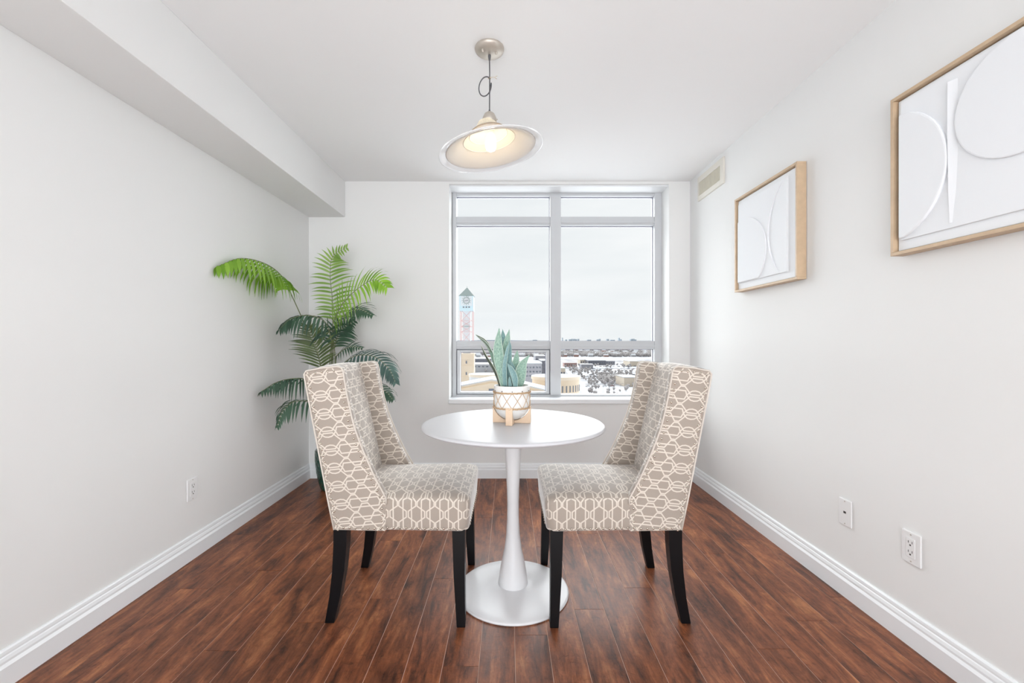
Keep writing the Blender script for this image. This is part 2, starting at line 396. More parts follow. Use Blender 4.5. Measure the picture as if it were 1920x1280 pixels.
for a, c, y0, y1 in panes:
    pn = wbox('pane', a-.5, c+.5, y0-.5, y1+.5, YG, YG+.006, M_glass, 0)
    g = MB()       # dark gasket round the pane
    x0, x1, z0, z1 = wx(a), wx(c), wz(y1), wz(y0); q = .004
    g.box(x0, x1, YG-.006, YG, z1-q, z1); g.box(x0, x1, YG-.006, YG, z0, z0+q*.5); g.box(x1-q, x1, YG-.006, YG, z0, z1); g.box(x0, x0+q*.5, YG-.006, YG, z0, z1)
    g.build('gasket', M_gasket, pn)
sill = MB().box(WX0-.004, WX1+.004, YB-.018, YW+.01, WZ0-.02, WZ0+.016, b=.004).build('sill', M_trim, win)
MB().box(WX0, WX1, YB+.02, YW, WZ1-.012, WZ1).build('head_trim', M_trim, win)

# ------------------------------------------------------------------ air vent
VY0, VY1, VZ0, VZ1 = 2.893, 3.282, 2.175, 2.356
vent = empty('air_vent', (XR, (VY0+VY1)/2, VZ0), label='ivory metal air vent with upright louvres high on the right wall', cat='vent')
MB().box(XR-.004, XR, VY0+.03, VY1-.03, VZ0+.03, VZ1-.03).build('backing', M_ventd, vent)
fr = MB(); iy0, iy1, iz0, iz1 = VY0+.043, VY1-.018, VZ0+.036, VZ1-.045
for a in ((VY0, iy0, VZ0, VZ1), (iy1, VY1, VZ0, VZ1), (iy0, iy1, VZ0, iz0), (iy0, iy1, iz1, VZ1)):
    fr.box(XR-.014, XR, *a, b=.002)
fr.build('frame', M_vent, vent)
ns = 18
for k in range(ns):
    y = iy0+(k+.5)*(iy1-iy0)/ns; s = MB()
    s.prism([(XR-.013, y-.002), (XR-.0128, y+.002), (XR-.004, y+.003), (XR-.004, y-.003)], 'z', iz0, iz1)
    s.build('slat', M_ventslat, vent)

# ------------------------------------------------------------------ pictures
S = .58
def picture(yfar, z0, label, kind):
    root = empty('wall_art', (XR, yfar-S/2, z0), label=label, cat='picture', group='relief pictures on the right wall')
    def pt(u, v): return (yfar-u*S, z0+v*S)
    fw = .012/S
    for a in (((0, 0), (1, 0), (1, fw), (0, fw)), ((0, 1-fw), (1, 1-fw), (1, 1), (0, 1)), ((0, fw), (fw, fw), (fw, 1-fw), (0, 1-fw)), ((1-fw, fw), (1, fw), (1, 1-fw), (1-fw, 1-fw))):
        MB().prism([pt(*p) for p in a], 'x', XR-.049, XR-.002, b=.0012).build('frame_side', M_lightwood, root)
    g = .004/S
    MB().prism([pt(fw+g, fw+g), pt(1-fw-g, fw+g), pt(1-fw-g, 1-fw-g), pt(fw+g, 1-fw-g)], 'x', XR-.033, XR-.006, b=.002).build('canvas', M_canvas, root)
    def piece(name, uv, t0, t1, b=.003):
        return MB().prism([pt(*p) for p in uv], 'x', XR-t1, XR-t0, b=b).build(name, M_canvas, root)
    def arc(p0, pm, p1, n=20):
        # circular arc through three points
        (ax, ay), (bx, by), (cx, cy) = p0, pm, p1
        d = 2*(ax*(by-cy)+bx*(cy-ay)+cx*(ay-by))
        ux = ((ax*ax+ay*ay)*(by-cy)+(bx*bx+by*by)*(cy-ay)+(cx*cx+cy*cy)*(ay-by))/d
        uy = ((ax*ax+ay*ay)*(cx-bx)+(bx*bx+by*by)*(ax-cx)+(cx*cx+cy*cy)*(bx-ax))/d
        r = math.hypot(ax-ux, ay-uy); a0 = math.atan2(ay-uy, ax-ux); am = math.atan2(by-uy, bx-ux); a1 = math.atan2(cy-uy, cx-ux)
        def norm(a, ref, sgn):
            while sgn*(a-ref) < 0: a += sgn*2*PI
            return a
        sg = 1
        if norm(am, a0, 1) > norm(a1, a0, 1): sg = -1
        a1 = norm(a1, a0, sg)
        return [(ux+r*math.cos(a0+(a1-a0)*i/(n-1)), uy+r*math.sin(a0+(a1-a0)*i/(n-1))) for i in range(n)]
    if kind == 'small':
        cut = arc((.76, .09), (.569, .53), (.83, .93), 26)
        piece('relief_slab', [(.05, .09)]+cut+[(.05, .93)], .03, .042, .0015)
        piece('relief_half_disc', [(.06, .095)]+arc((.438, .095), (.548, .44), (.086, .737))+[(.06, .737)], .04, .049, .003)
        def wt(u): return .032+max(0, (u-.56)/.29)*.012
        top = [(XR-wt(u), *pt(u, v_)) for u, v_ in cut]+[(XR-wt(.85), *pt(.85, .93)), (XR-wt(.85), *pt(.85, .09))]
        bot = [(XR-.03, y, z) for _, y, z in top]; n_ = len(top)
        MB().add(top+bot, [tuple(range(n_)), tuple(range(n_, 2*n_))]+[(i, (i+1) % n_, n_+(i+1) % n_, n_+i) for i in range(n_)]).build('relief_segment', M_canvas, root)
    else:
        piece('relief_slab', [(.055, .088), (.96, .088), (.96, .955), (.055, .955)], .03, .041, .002)
        piece('relief_half_disc', [(.06, .10)]+arc((.092, .10), (.344, .58), (.134, .86))+[(.06, .87)], .038, .052, .005)
        d = .02
        b_ = MB(); n = 12; A = []; tri = [(-.008, 0), (.0, .010), (.045, 0)]
        v = []
        for vv, k in ((.115, .25), (.3, .7), (.6, 1), (.9, .9)):
            for du, t in tri:
                y, z = pt(.358+du*k, vv); v.append((XR-.041-t*k, y, z))
        f = []
        for i in range(3):
            for j in range(2): f.append((i*3+j, i*3+j+1, i*3+j+4, i*3+j+3))
        f += [(0, 1, 2), (9, 10, 11)]
        b_.add(v, f).build('relief_ridge', M_canvas, root)
        piece('relief_disc', [(.69+.298*math.cos(2*PI*i/48), .655+.298*math.sin(2*PI*i/48)) for i in range(48)], .038, .051, .005)
    return root
picture(2.68, 1.4075, 'white plaster relief picture in oak frame beside the air vent', 'small')
picture(1.587, 1.416, 'white relief picture with large disc, cut off by the right photo edge', 'big')

# ------------------------------------------------------------------ outlets
def outlet(side, y0, y1, z0, z1, label, kind):
    X = XR if side > 0 else XL; s = -1 if side > 0 else 1
    root = empty('wall_outlet' if kind == 'duplex' else 'phone_jack_plate', (X, (y0+y1)/2, z0), label=label, cat='outlet' if kind == 'duplex' else 'wall plate')
    def bx(name, a, c, e, f, t0, t1, m, bev, par=root):
        xs = sorted((X+s*t0, X+s*t1)); return MB().box(xs[0], xs[1], a, c, e, f, b=bev).build(name, m, par)
    bx('cover_plate', y0, y1, z0, z1, 0, .0065, M_plate, .003)
    ym = (y0+y1)/2; zm = (z0+z1)/2
    if kind == 'duplex':
        r = bx('receptacle', ym-.017, ym+.017, zm-.034, zm+.034, .004, .0085, M_plate, .0008)
        for dz in (.017, -.017):
            bx('slot', ym-.0085, ym-.0062, zm+dz, zm+dz+.009, .008, .0088, M_dark, 0, r); bx('slot', ym+.0062, ym+.0085, zm+dz, zm+dz+.008, .008, .0088, M_dark, 0, r)
            bx('ground_hole', ym-.0028, ym+.0028, zm+dz-.009, zm+dz-.0035, .008, .0088, M_dark, 0, r)
    else:
        bx('jack', ym-.0065, ym+.0065, zm-.004, zm+.005, .006, .0072, M_dark, 0)
    for dz in (.048, -.048):
        bx('screw', ym-.0025, ym+.0025, zm+dz-.0025, zm+dz+.0025, .006, .0072, M_nickel, .0006)
outlet(1, 1.822, 1.890, .300, .414, 'white phone jack plate with one small hole on the right wall', 'jack')
outlet(1, 1.515, 1.588, .291, .407, 'white double power outlet low on the right wall', 'duplex')
outlet(-1, 2.137, 2.209, .294, .404, 'white double power outlet low on the left wall', 'duplex')

# ------------------------------------------------------------------ table
TX, TY, TZ = .021, 1.89, .742
tb = empty('tulip_table', (TX, TY, 0), label='round white pedestal table between the two chairs', cat='table')
m = MB(); m.lathe([(0, TZ-.0), (.385, TZ), (.394, TZ-.0015), (.3985, TZ-.005), (.4, TZ-.010), (.397, TZ-.015), (.385, TZ-.02), (.36, TZ-.0235), (0, TZ-.025)], (TX, TY, 0), 96)
m.build('tabletop', M_white_satin, tb, 'auto')
m = MB(); m.lathe([(.085, .7165), (.085, .712), (.045, .700), (.039, .67), (.035, .60), (.031, .53), (.0275, .45), (.0262, .39), (.0265, .32), (.030, .25), (.0385, .185), (.049, .137), (.0575, .092), (.063, .055), (.0655, .034), (.064, .03)], (TX, TY, 0), 48)
m.build('pedestal', M_white_gloss, tb, True)
m = MB(); m.lathe([(0, .034), (.062, .034), (.09, .026), (.14, .0175), (.20, .0125), (.236, .0105), (.243, .0085), (.245, .0045), (.243, 0), (0, 0)], (TX, TY, 0), 96)
m.build('base', M_white_gloss, tb, True)

# ------------------------------------------------------------------ chairs (facing +X, origin on the floor)
def make_chair():
    root = empty('dining_chair', (0, 0, 0), cat='chair')
    def hw(x): return .212+.024*max(0, min(1, (x+.25)/.5))       # half width, narrower at the rear
    # seat
    x0, x1 = -.235, .298
    def ring(ins, z, bulge=0, n=9):
        pts = []; r = max(.012, .035-ins*.1)
        X0, X1 = x0+ins, x1-ins+bulge
        cs = [(X1-r, 1, 0), (X0+r, 1, PI/2), (X0+r, -1, PI), (X1-r, -1, 1.5*PI)]
        for cx, sy, a0 in cs:
            cyy = sy*(hw(cx)-ins-r+bulge)
            for k in range(n):
                a = a0+(PI/2)*k/(n-1); pts.append(Vector((cx+r*math.cos(a), cyy+r*math.sin(a), z)))
        # subdivide the straight runs
        out = []
        for i, p in enumerate(pts):
            q = pts[(i+1) % len(pts)]; out.append(p); L_ = (q-p).length
            if (i+1) % n == 0:
                for j in range(1, 8): out.append(p.lerp(q, j/8))
        return out
    lev = [(.002, .366, 0), (0, .370, 0), (0, .40, .002), (0, .44, .005), (0, .47, .006), (.001, .482, .005), (.006, .491, .003), (.014, .497, 0), (.03, .503, 0), (.06, .509, 0), (.10, .514, 0), (.15, .517, 0), (.19, .518, 0)]
    m = MB(); rs = [ring(*l) for l in lev]; n = len(rs[0]); v = [p for r in rs for p in r]; f = []
    for i in range(len(rs)-1):
        for k in range(n): f.append((i*n+k, i*n+(k+1) % n, (i+1)*n+(k+1) % n, (i+1)*n+k))
    f.append(tuple((len(rs)-1)*n+k for k in range(n))); f.append(tuple(range(n))[::-1]); m.add(v, f)
    def uv_seat(co, no):
        if abs(no.z) > .62: return (co.y+.03, co.x+.012)
        if abs(no.y) > abs(no.x): return (co.z-.43+.0945, co.x+.012)
        return (co.z-.43+.0945, co.y)
    m.build('seat', M_fabric, root, True, uv=uv_seat)
    # wing outline in XZ
    rear = [(-.228, .366), (-.252, .48), (-.279, .62), (-.304, .75), (-.329, .88), (-.343, .955)]
    top = [(-.345, .972), (-.337, .985), (-.28, .996), (-.215, 1.002), (-.2, .998), (-.192, .985)]
    front = [(-.185, .94), (-.177, .895), (-.163, .83), (-.145, .761), (-.110, .669), (-.064, .569), (-.040, .525), (-.022, .492)]
    frs = [(p.x, p.y) for p in spline([Vector((a, c, 0)) for a, c in front], 22)]
    outline = rear+top+frs+[(-.021, .47), (-.024, .366)]
    th = .046
    def wing(sg):
        bm = bmesh.new(); nn = len(outline)
        # outer ring, slightly inset ring (rounded edge) and inner
        def cen(p, k):   # inset along local normal
            i = outline.index(p); a = Vector(outline[i-1]); c = Vector(outline[(i+1) % nn]); t = (c-a).normalized()
            nrm = Vector((t.y, -t.x)); return Vector(p)+nrm*k
        rings = []
        for (ins, dy) in ((.010, 0), (.003, .003), (0, .010), (0, th-.010), (.003, th-.003), (.010, th)):
            R = []
            for p in outline:
                q = cen(p, ins); 
                if p[1] <= .3661: q.y = .366
                R.append(bm.verts.new((q.x, sg*(hw(q.x)+.010-dy), q.y)))
            rings.append(R)
        for A, B in zip(rings, rings[1:]):
            for i in range(nn): bm.faces.new((A[i], A[(i+1) % nn], B[(i+1) % nn], B[i]))
        bm.faces.new(rings[0]); bm.faces.new(rings[-1][::-1])
        bmesh.ops.recalc_face_normals(bm, faces=bm.faces[:])
        mm = MB().bm(bm)
        def uv_w(co, no):
            lean = (co.z-.366)*.19
            if abs(no.y) > .5: return (co.x+lean+.18, co.z-co.x*.12+.015)
            return (co.y, co.z+.015)
        w = mm.build('wing', M_fabric, root, 'auto', uv=uv_w)
        pp = [(q[0], sg*(hw(q[0])+.0095), q[1]) for q in rear+top+frs+[(-.0215, .47)]]
        MB().tube(pp, .0036, 6).build('piping', M_piping, w, True)
        return w
    # orientation of the inset: test that it goes inwards
    for sg in (-1, 1): wing(sg)
    # backrest slab between the wings
    m = MB(); ny, nz = 12, 16; v = []; f = []
    def fx(z): return -.267+(.99-z)*.215        # front surface
    def rx(z):
        rr = rear+[(-.345, .972)]
        for (xa, za), (xb, zb2) in zip(rr, rr[1:]):
            if za <= z <= zb2: return xa+(xb-xa)*(z-za)/(zb2-za)
        return -.345
    prof = []
    for i in range(nz+1): z = .40+(.975-.40)*i/nz; prof.append((fx(z), z, 1))
    prof += [(-.268, .988, .6), (-.280, .996, .2), (-.300, .998, 0), (-.325, .993, 0), (-.340, .98, 0)]
    for i in range(nz+1): z = .972-(.972-.368)*i/nz; prof.append((rx(z)+.002, z, 0))
    for (x, z, bl) in prof:
        for j in range(ny+1):
            t = j/ny*2-1; y = t*(.20 if x > -.2 else .196)
            v.append((x+bl*.022*(1-t*t)*math.sin(PI*max(0, min(1, (z-.35)/.68))), y, z+ (.006*(1-t*t) if z > .97 else 0)))
    np_ = len(prof)
    for i in range(np_-1):
        for j in range(ny): f.append((i*(ny+1)+j, i*(ny+1)+j+1, (i+1)*(ny+1)+j+1, (i+1)*(ny+1)+j))
    f.append(tuple((np_-1)*(ny+1)+j for j in range(ny+1))+tuple(range(ny+1))[::-1])
    m.add(v, f)
    m.build('backrest', M_fabric, root, True, uv=lambda co, no: (co.y+.0945, co.z+.02))
    # legs
    def leg(sx, sg):
        if sx > 0:
            st = [(.259, .37, .025, .025), (.262, .2, .0215, .022), (.270, .004, .0165, .0175), (.270, 0, .0155, .0165)]; yb = lambda t: sg*(.207+.022*t)
        else:
            st = [(-.208, .37, .026, .023), (-.208, .30, .0255, .0225), (-.214, .2, .0235, .021), (-.227, .1, .021, .019), (-.246, .004, .018, .017), (-.247, 0, .017, .016)]; yb = lambda t: sg*(.190+.014*t)
        v = []; f = []
        for x, z, a, c in st:
            y = yb(1-z/.37)
            v += [(x-a, y-c, z), (x+a, y-c, z), (x+a, y+c, z), (x-a, y+c, z)]
        for i in range(len(st)-1):
            for k in range(4): f.append((i*4+k, i*4+(k+1) % 4, i*4+4+(k+1) % 4, i*4+4+k))
        f += [(3, 2, 1, 0), tuple(len(v)-4+k for k in range(4))]
        MB().add(v, f).build('leg', M_black, root)
    for sx in (1, -1):
        for sg in (-1, 1): leg(sx, sg)
    # nail heads
    nm = MB()
    def nail(p, nrm):
        nrm = Vector(nrm).normalized(); u = nrm.orthogonal().normalized(); w = nrm.cross(u); R = .0050; v = []; f = []
        for i, (rr, h) in enumerate(((1, 0), (.75, .55), (.3, .82))):
            for k in range(8): a = 2*PI*k/8; v.append(Vector(p)+(u*math.cos(a)+w*math.sin(a))*R*rr+nrm*h*R)
        for i in range(2):
            for k in range(8): f.append((i*8+k, i*8+(k+1) % 8, i*8+8+(k+1) % 8, i*8+8+k))
        f.append(tuple(16+k for k in range(8))); nm.add(v, f)
    def resample(pl, step):
        out = [Vector(pl[0])]; acc = 0
        for a, c in zip(pl, pl[1:]):
            a, c = Vector(a), Vector(c); L_ = (c-a).length; pos = step-acc
            while pos <= L_: out.append(a.lerp(c, pos/L_)); pos += step
            acc = (acc+L_) % step
        return out
    path_r = [(x+.016, z) for x, z in rear]; path_t = [(-.325, .972), (-.28, .981), (-.215, .986)]; path_f = [(x-.016, z-.004) for x, z in frs]+[(-.037, .47), (-.040, .376)]
    for sg in (-1, 1):
        for pl in (path_r, path_t, path_f):
            for q in resample([(a, c, 0) for a, c in pl], .0245): nail((q.x, sg*(hw(q.x)+.0102), q.y), (0, sg, 0))
        x = -.19
        while x < .275:
            nail((x, sg*(hw(x)+(.0102 if x < -.03 else .0012)), .375), (0, sg, 0)); x += .0245
    y = -.19
    while y < .2: nail((.299, y, .375), (1, 0, 0)); y += .0245
    props(nm.build('nailhead_trim', M_nail, root, True), kind='stuff')
    return root
chair = make_chair()
chair2 = copy_tree(chair)
chair.location = (-.452, 1.887, 0); chair['label'] = 'beige trellis-patterned dining chair left of the table, beside the palm'
chair2.location = (.447, 1.884, 0); chair2.rotation_euler = (0, 0, PI); chair2['label'] = 'beige trellis-patterned dining chair right of the table, under the pictures'
for c in (chair, chair2): c['group'] = 'dining chairs at the round table'

# ------------------------------------------------------------------ pendant lamp
PX, PY = -.083, 1.885
pl = empty('pendant_lamp', (PX, PY, ZC), label='tilted white glass pendant lamp hanging over the table', cat='lamp')
m = MB(); m.lathe([(0, 0), (.064, 0), (.065, -.004), (.062, -.012), (.05, -.021), (.03, -.027), (.010, -.030), (0, -.0305)], (PX, PY, ZC), 40); m.build('ceiling_canopy', M_nickel, pl, True)
for dx, dy in ((-.028, -.028), (.03, -.012)):
    m = MB(); m.lathe([(0, -.036), (.004, -.034), (.005, -.030), (.005, -.018)], (PX+dx, PY+dy, ZC), 10); m.build('canopy_screw', M_nickel, pl, True)
m = MB(); m.lathe([(.0055, -.026), (.0065, -.034), (.0045, -.05), (.0025, -.056)], (PX, PY, ZC), 12); m.build('strain_relief', M_cable, pl, True)
zc_top = 2.118
m = MB(); m.tube([(PX, PY, ZC-.03), (PX+.001, PY, 2.27), (PX, PY, zc_top)], .0026, 8)
m.build('cable', M_cable, pl, True)
lc = Vector((PX-.019, PY-.006, 2.222)); pts = []
for k in range(29):
    a = PI*.28+2*PI*k/28*.93; pts.append(lc+Vector((math.cos(a)*.0265+.006*math.sin(a), .006*k/28-.003, math.sin(a)*.042)))
m = MB(); m.tube([(PX, PY-.004, 2.262)]+pts[2:]+[(PX, PY-.004, 2.19)], .0026, 8); m.build('cable_loop', M_cable, pl, True)
m = MB(); m.tube([(PX-.004, PY-.006, 2.262), (PX+.006, PY-.006, 2.263), (PX+.022, PY-.008, 2.262), (PX+.035, PY-.008, 2.268)], .0012, 6); m.tube([(PX+.022, PY-.008, 2.262), (PX+.033, PY-.008, 2.254)], .0012, 6)
m.tube([(PX+.005*math.cos(2*PI*k/12), PY+.005*math.sin(2*PI*k/12), 2.262) for k in range(12)], .0018, 6, True); m.build('twist_tie', M_tie, pl, True)
m = MB(); m.lathe([(.002, 2.128), (.0045, 2.118), (.0055, 2.112)], (PX, PY, 0), 12); m.build('cable_grip', M_cable, pl, True)
m = MB(); m.lathe([(0, 2.114), (.010, 2.113), (.022, 2.104), (.030, 2.088), (.032, 2.078), (.032, 2.066), (.029, 2.064), (0, 2.064)], (PX, PY, 0), 32); m.build('socket_cap', M_nickel, pl, True)
for a in (200, 330):
    m = MB(); c_ = math.cos(math.radians(a)); s_ = math.sin(math.radians(a))
    m.tube([(PX+.03*c_, PY+.03*s_, 2.07), (PX+.041*c_, PY+.041*s_, 2.07)], .0028, 8); m.build('thumb_screw', M_nickel, pl, True)
# tilted glass shade
tilt = Matrix.Rotation(math.radians(-9.5), 4, 'Y') @ Matrix.Rotation(math.radians(1.5), 4, 'X')
SC = Vector((PX+.006, PY, 1.944))
def shade_glass():
    m, nt, b = principled('milk_glass'); N, L = nt.nodes, nt.links
    b.inputs['Base Color'].default_value = (*lin((246, 244, 242)), 1); b.inputs['Roughness'].default_value = .3; b.inputs['Specular IOR Level'].default_value = .35
    tr = N.new('ShaderNodeBsdfTranslucent'); tr.inputs['Color'].default_value = (*lin((255, 240, 214)), 1)
    ms = N.new('ShaderNodeMixShader'); ms.inputs['Fac'].default_value = .3
    L.new(b.outputs['BSDF'], ms.inputs[1]); L.new(tr.outputs['BSDF'], ms.inputs[2]); L.new(ms.outputs['Shader'], N['Material Output'].inputs['Surface']); return m
M_shade = shade_glass()
M_rib = mat('cream_ribbed_glass', (236, 224, 200), .3)
M_band = mat('taupe_band', (178, 160, 140), .45)
def clear_rim():
    m, nt, b = principled('clear_rim_glass'); b.inputs['Base Color'].default_value = (.97, .98, 1, 1); b.inputs['Roughness'].default_value = .05
    N, L = nt.nodes, nt.links; t = N.new('ShaderNodeBsdfTransparent'); ms = N.new('ShaderNodeMixShader'); ms.inputs['Fac'].default_value = .28
    L.new(b.outputs['BSDF'], ms.inputs[1]); L.new(t.outputs['BSDF'], ms.inputs[2]); L.new(ms.outputs['Shader'], N['Material Output'].inputs['Surface']); return m
M_rim = clear_rim()
m = MB(); m.lathe([(.030, .126), (.036, .116), (.047, .101), (.060, .090), (.074, .082), (.09, .070), (.118, .050), (.152, .028), (.186, .008), (.200, .001), (.196, 0), (.182, .004), (.149, .023), (.115, .045), (.087, .065), (.071, .077), (.058, .085), (.044, .097), (.033, .113), (.028, .124)], SC, 64, M=tilt)
shade = m.build('glass_shade', M_shade, pl, True)
# ribbed collar outside the neck
v = []; f = []; n = 96
for i, (r, z) in enumerate(((.033, .128), (.039, .118), (.050, .104), (.060, .095), (.064, .092))):
    for k in range(n):
        a = 2*PI*k/n; rr = r+(.0012 if k % 2 else -.0005); v.append(SC+tilt @ Vector((rr*math.cos(a), rr*math.sin(a), z)))
for i in range(4):
    for k in range(n): f.append((i*n+k, i*n+(k+1) % n, (i+1)*n+(k+1) % n, (i+1)*n+k))
MB().add(v, f).build('ribbed_neck', M_rib, pl)
m = MB(); m.lathe([(.061, .0935), (.070, .0895), (.079, .083), (.080, .079), (.07, .084)], SC, 64, M=tilt); m.build('shade_band', M_band, pl, True)
m = MB(); m.lathe([(.194, .006), (.215, -.004), (.229, -.007), (.2325, -.006), (.231, -.003), (.216, .001), (.2, .008)], SC, 64, M=tilt); m.build('clear_rim', M_rim, pl, True)
for rr, zz in ((.115, .044), (.085, .0655)):
    m = MB(); m.tube([SC+tilt @ Vector((rr*math.cos(2*PI*k/48), rr*math.sin(2*PI*k/48), zz)) for k in range(48)], .0018, 6, True); m.build('shade_ring', M_shade, pl, True)
m = MB(); m.lathe([(0, .11), (.014, .11), (.014, .060), (0, .058)], SC, 20); m.build('lamp_socket', M_ceramic, pl, True)
m = MB(); m.lathe([(.010, .062), (.021, .056), (.023, .045), (.023, .012), (.019, .002), (.010, -.003), (0, -.004)], SC, 24); m.build('bulb', emit_mat('warm_bulb', (255, 236, 200), 15), pl, True)

# ------------------------------------------------------------------ snake plant on the table
KX, KY, KZ = .016, 1.888, TZ
sp_ = empty('potted_snake_plant', (KX, KY, KZ), label='blue-green snake plant in a white corded pot on the table', cat='plant')
m = MB(); m.lathe([(0, .013), (.02, .0145), (.038, .021), (.055, .033), (.068, .048), (.0755, .064), (.0785, .078), (.079, .10), (.079, .162), (.078, .165), (.0755, .166), (.0735, .164), (.073, .15), (.0725, .12), (0, .12)], (KX, KY, KZ), 56)
pot = m.build('pot', M_ceramic, sp_, True)
MB().lathe([(0, .152), (.04, .153), (.0732, .150)], (KX, KY, KZ), 32).build('soil', M_soil, sp_, True)
for k, ang in enumerate((-9, 81, 171, 261)):
    a = math.radians(ang); R = Matrix.Rotation(a, 4, 'Z'); w = .0145
    pr = [(.0, .001), (.084, .001), (.084, .075), (.0805, .075), (.0775, .062), (.070, .047), (.057, .0315), (.040, .0195), (.021, .013), (0, .0115)]
    if k % 2: pr = [(w, .001), (.084, .001), (.084, .075), (.0805, .075), (.0775, .062), (.070, .047), (.057, .0315), (.040, .0195), (w, .0125)]
    b_ = MB(); b_.prism(pr, 'y', -w, w, b=.001); b_.v = [R @ Vector(p)+Vector((KX, KY, KZ)) for p in b_.v]; b_.build('stand_leg', M_lightwood2, sp_)
cords = MB()
for zz in (.137, .070):
    for s_ in range(3):
        cords_p = []
        for k in range(72):
            a = 2*PI*k/72; tw = 9*a+s_*2.1; cords_p.append((KX+(.0822+.0016*math.cos(tw))*math.cos(a), KY+(.0822+.0016*math.cos(tw))*math.sin(a), KZ+zz+.0026*math.sin(tw)))
        cords.tube(cords_p, .0017, 5, True)
    cords.build('cord_band', M_cord, sp_, True); cords = MB()
NC = 11
for k in range(NC):
    for sg in (-1, 1):
        a0 = 2*PI*k/NC+.15; pts = []
        for j in range(9):
            t = j/8; a = a0+sg*t*2*PI/NC*1.0; pts.append((KX+.0806*math.cos(a), KY+.0806*math.sin(a), KZ+.137-t*.067))
        MB().tube(pts, .0013, 5).build('net_cord', M_cord, sp_, True)
    a = a0; MB().tube([(KX+.0785*math.cos(a), KY+.0785*math.sin(a), KZ+.144), (KX+.0815*math.cos(a), KY+.0815*math.sin(a), KZ+.144)], .0022, 8).build('knot', mat('knot_brown', (110, 92, 76), .8) if k == 0 else bpy.data.materials['knot_brown'], sp_, True)
def blade(pts, widths, mt, face=(0, -1, 0), fold=.18, n=22, twist=0):
    cl = spline(pts, n); v = []; uv = []; f = []
    for i, p in enumerate(cl):
        t = i/(n-1); tg = (cl[min(i+1, n-1)]-cl[max(i-1, 0)]).normalized()
        fc = Vector(face); 
        if twist: fc = Matrix.Rotation(twist*t, 3, tg) @ fc
        fc = (fc-tg*fc.dot(tg)).normalized(); sd = tg.cross(fc)
        k = t*(len(widths)-1); a = min(int(k), len(widths)-2); w = widths[a]+(widths[a+1]-widths[a])*(k-a)
        for u in (-1, -.82, -.4, 0, .4, .82, 1):
            v.append(p+sd*w*u-fc*fold*w*(1-abs(u)**1.5)*1.0); uv.append((u, t))
    for i in range(n-1):
        for j in range(6): f.append((i*7+j, i*7+j+1, i*7+j+8, i*7+j+7))
    b_ = MB().add(v, f); off = WL[sp_.name]; o = b_.build('leaf', mt, sp_, True)
    l = o.data.uv_layers.new(name='UVMap')
    for lp in o.data.loops: l.data[lp.index].uv = uv[lp.vertex_index]
    md = o.modifiers.new('thickness', 'SOLIDIFY'); md.thickness = .0022
    return o
def Q(px, py, d): return P(px, py, d)
px2 = 1.885/F
blade([Q(944, 727, 1.865), Q(938.5, 690, 1.862), Q(934, 655, 1.864), Q(936, 615, 1.872)], [3.5*px2, 6.8*px2, 9*px2, 10*px2, 9*px2, 5.8*px2, .4*px2], M_snake)
blade([Q(953, 727, 1.90), Q(953, 690, 1.905), Q(950, 650, 1.905), Q(955, 617, 1.90)], [4*px2, 7*px2, 8.5*px2, 9*px2, 8*px2, 5*px2, .4*px2], M_snake)
blade([Q(948, 727, 1.93), Q(947, 690, 1.935), Q(944, 640, 1.935), Q(942.4, 616.8, 1.93)], [4*px2, 6*px2, 6*px2, 6*px2, 4.5*px2, .4*px2], M_snake_b)
blade([Q(947, 727, 1.855), Q(945.5, 690, 1.845), Q(950, 660, 1.842), Q(955.5, 641, 1.846)], [4.5*px2, 4.2*px2, 3.6*px2, 2.6*px2, .3*px2], M_snake_b, face=(-.5, -1, 0), twist=.5)
blade([Q(952, 727, 1.89), Q(953, 690, 1.89), Q(955, 655, 1.885), Q(954, 636, 1.88)], [4*px2, 6*px2, 6*px2, 4.5*px2, .3*px2], M_snake_b, face=(.7, -1, 0))
blade([Q(957, 727, 1.91), Q(962, 700, 1.915), Q(967.5, 675, 1.92), Q(970, 656, 1.92)], [4*px2, 6.5*px2, 7.5*px2, 5.5*px2, .3*px2], M_snake, face=(.2, -1, 0))
blade([Q(974, 727, 1.88), Q(976, 700, 1.872), Q(981, 682, 1.87), Q(993, 665, 1.878)], [5*px2, 10*px2, 11*px2, 10*px2, 7.5*px2, 4*px2, .3*px2], M_snake, face=(.15, -1, 0))
blade([Q(967, 727, 1.84), Q(965, 708, 1.835), Q(959, 693, 1.838), Q(951, 681, 1.842)], [4*px2, 6*px2, 6*px2, 4.2*px2, .3*px2], M_snake_b, face=(-.25, -1, .1))
blade([Q(957, 727, 1.85), Q(956, 718, 1.85), Q(955.5, 711, 1.85), Q(955, 706, 1.85)], [3*px2, 3*px2, 2*px2, .3*px2], M_snake_b)
blade([Q(962, 727, 1.895), Q(963, 708, 1.895), Q(962, 692, 1.895), Q(959.5, 677, 1.895)], [4*px2, 7*px2, 6*px2, .3*px2], M_snake_b)
blade([Q(968, 727, 1.89), Q(971, 708, 1.89), Q(974, 692, 1.89), Q(974.5, 676, 1.89)], [4*px2, 6*px2, 5*px2, .3*px2], M_snake)
blade([Q(941, 727, 1.90), Q(928, 680, 1.90), Q(914, 647, 1.895), Q(892, 627, 1.885)], [3*px2, 6*px2, 6.5*px2, 5*px2, 3*px2, .3*px2], M_snake, face=(-.75, -.55, .2), twist=-.2)
blade([Q(939, 727, 1.875), Q(928, 695, 1.865), Q(912, 668, 1.858), Q(902, 646, 1.855)], [3*px2, 5*px2, 5*px2, 3.2*px2, .3*px2], M_snake_dk, face=(-.8, -.45, .1))
blade([Q(922, 660, 1.893), Q(914, 645, 1.891), Q(905, 636, 1.888), Q(892, 627, 1.884)], [1.5*px2, 3*px2, 3*px2, .3*px2], M_snake_dk, face=(-.5, -.9, .3))

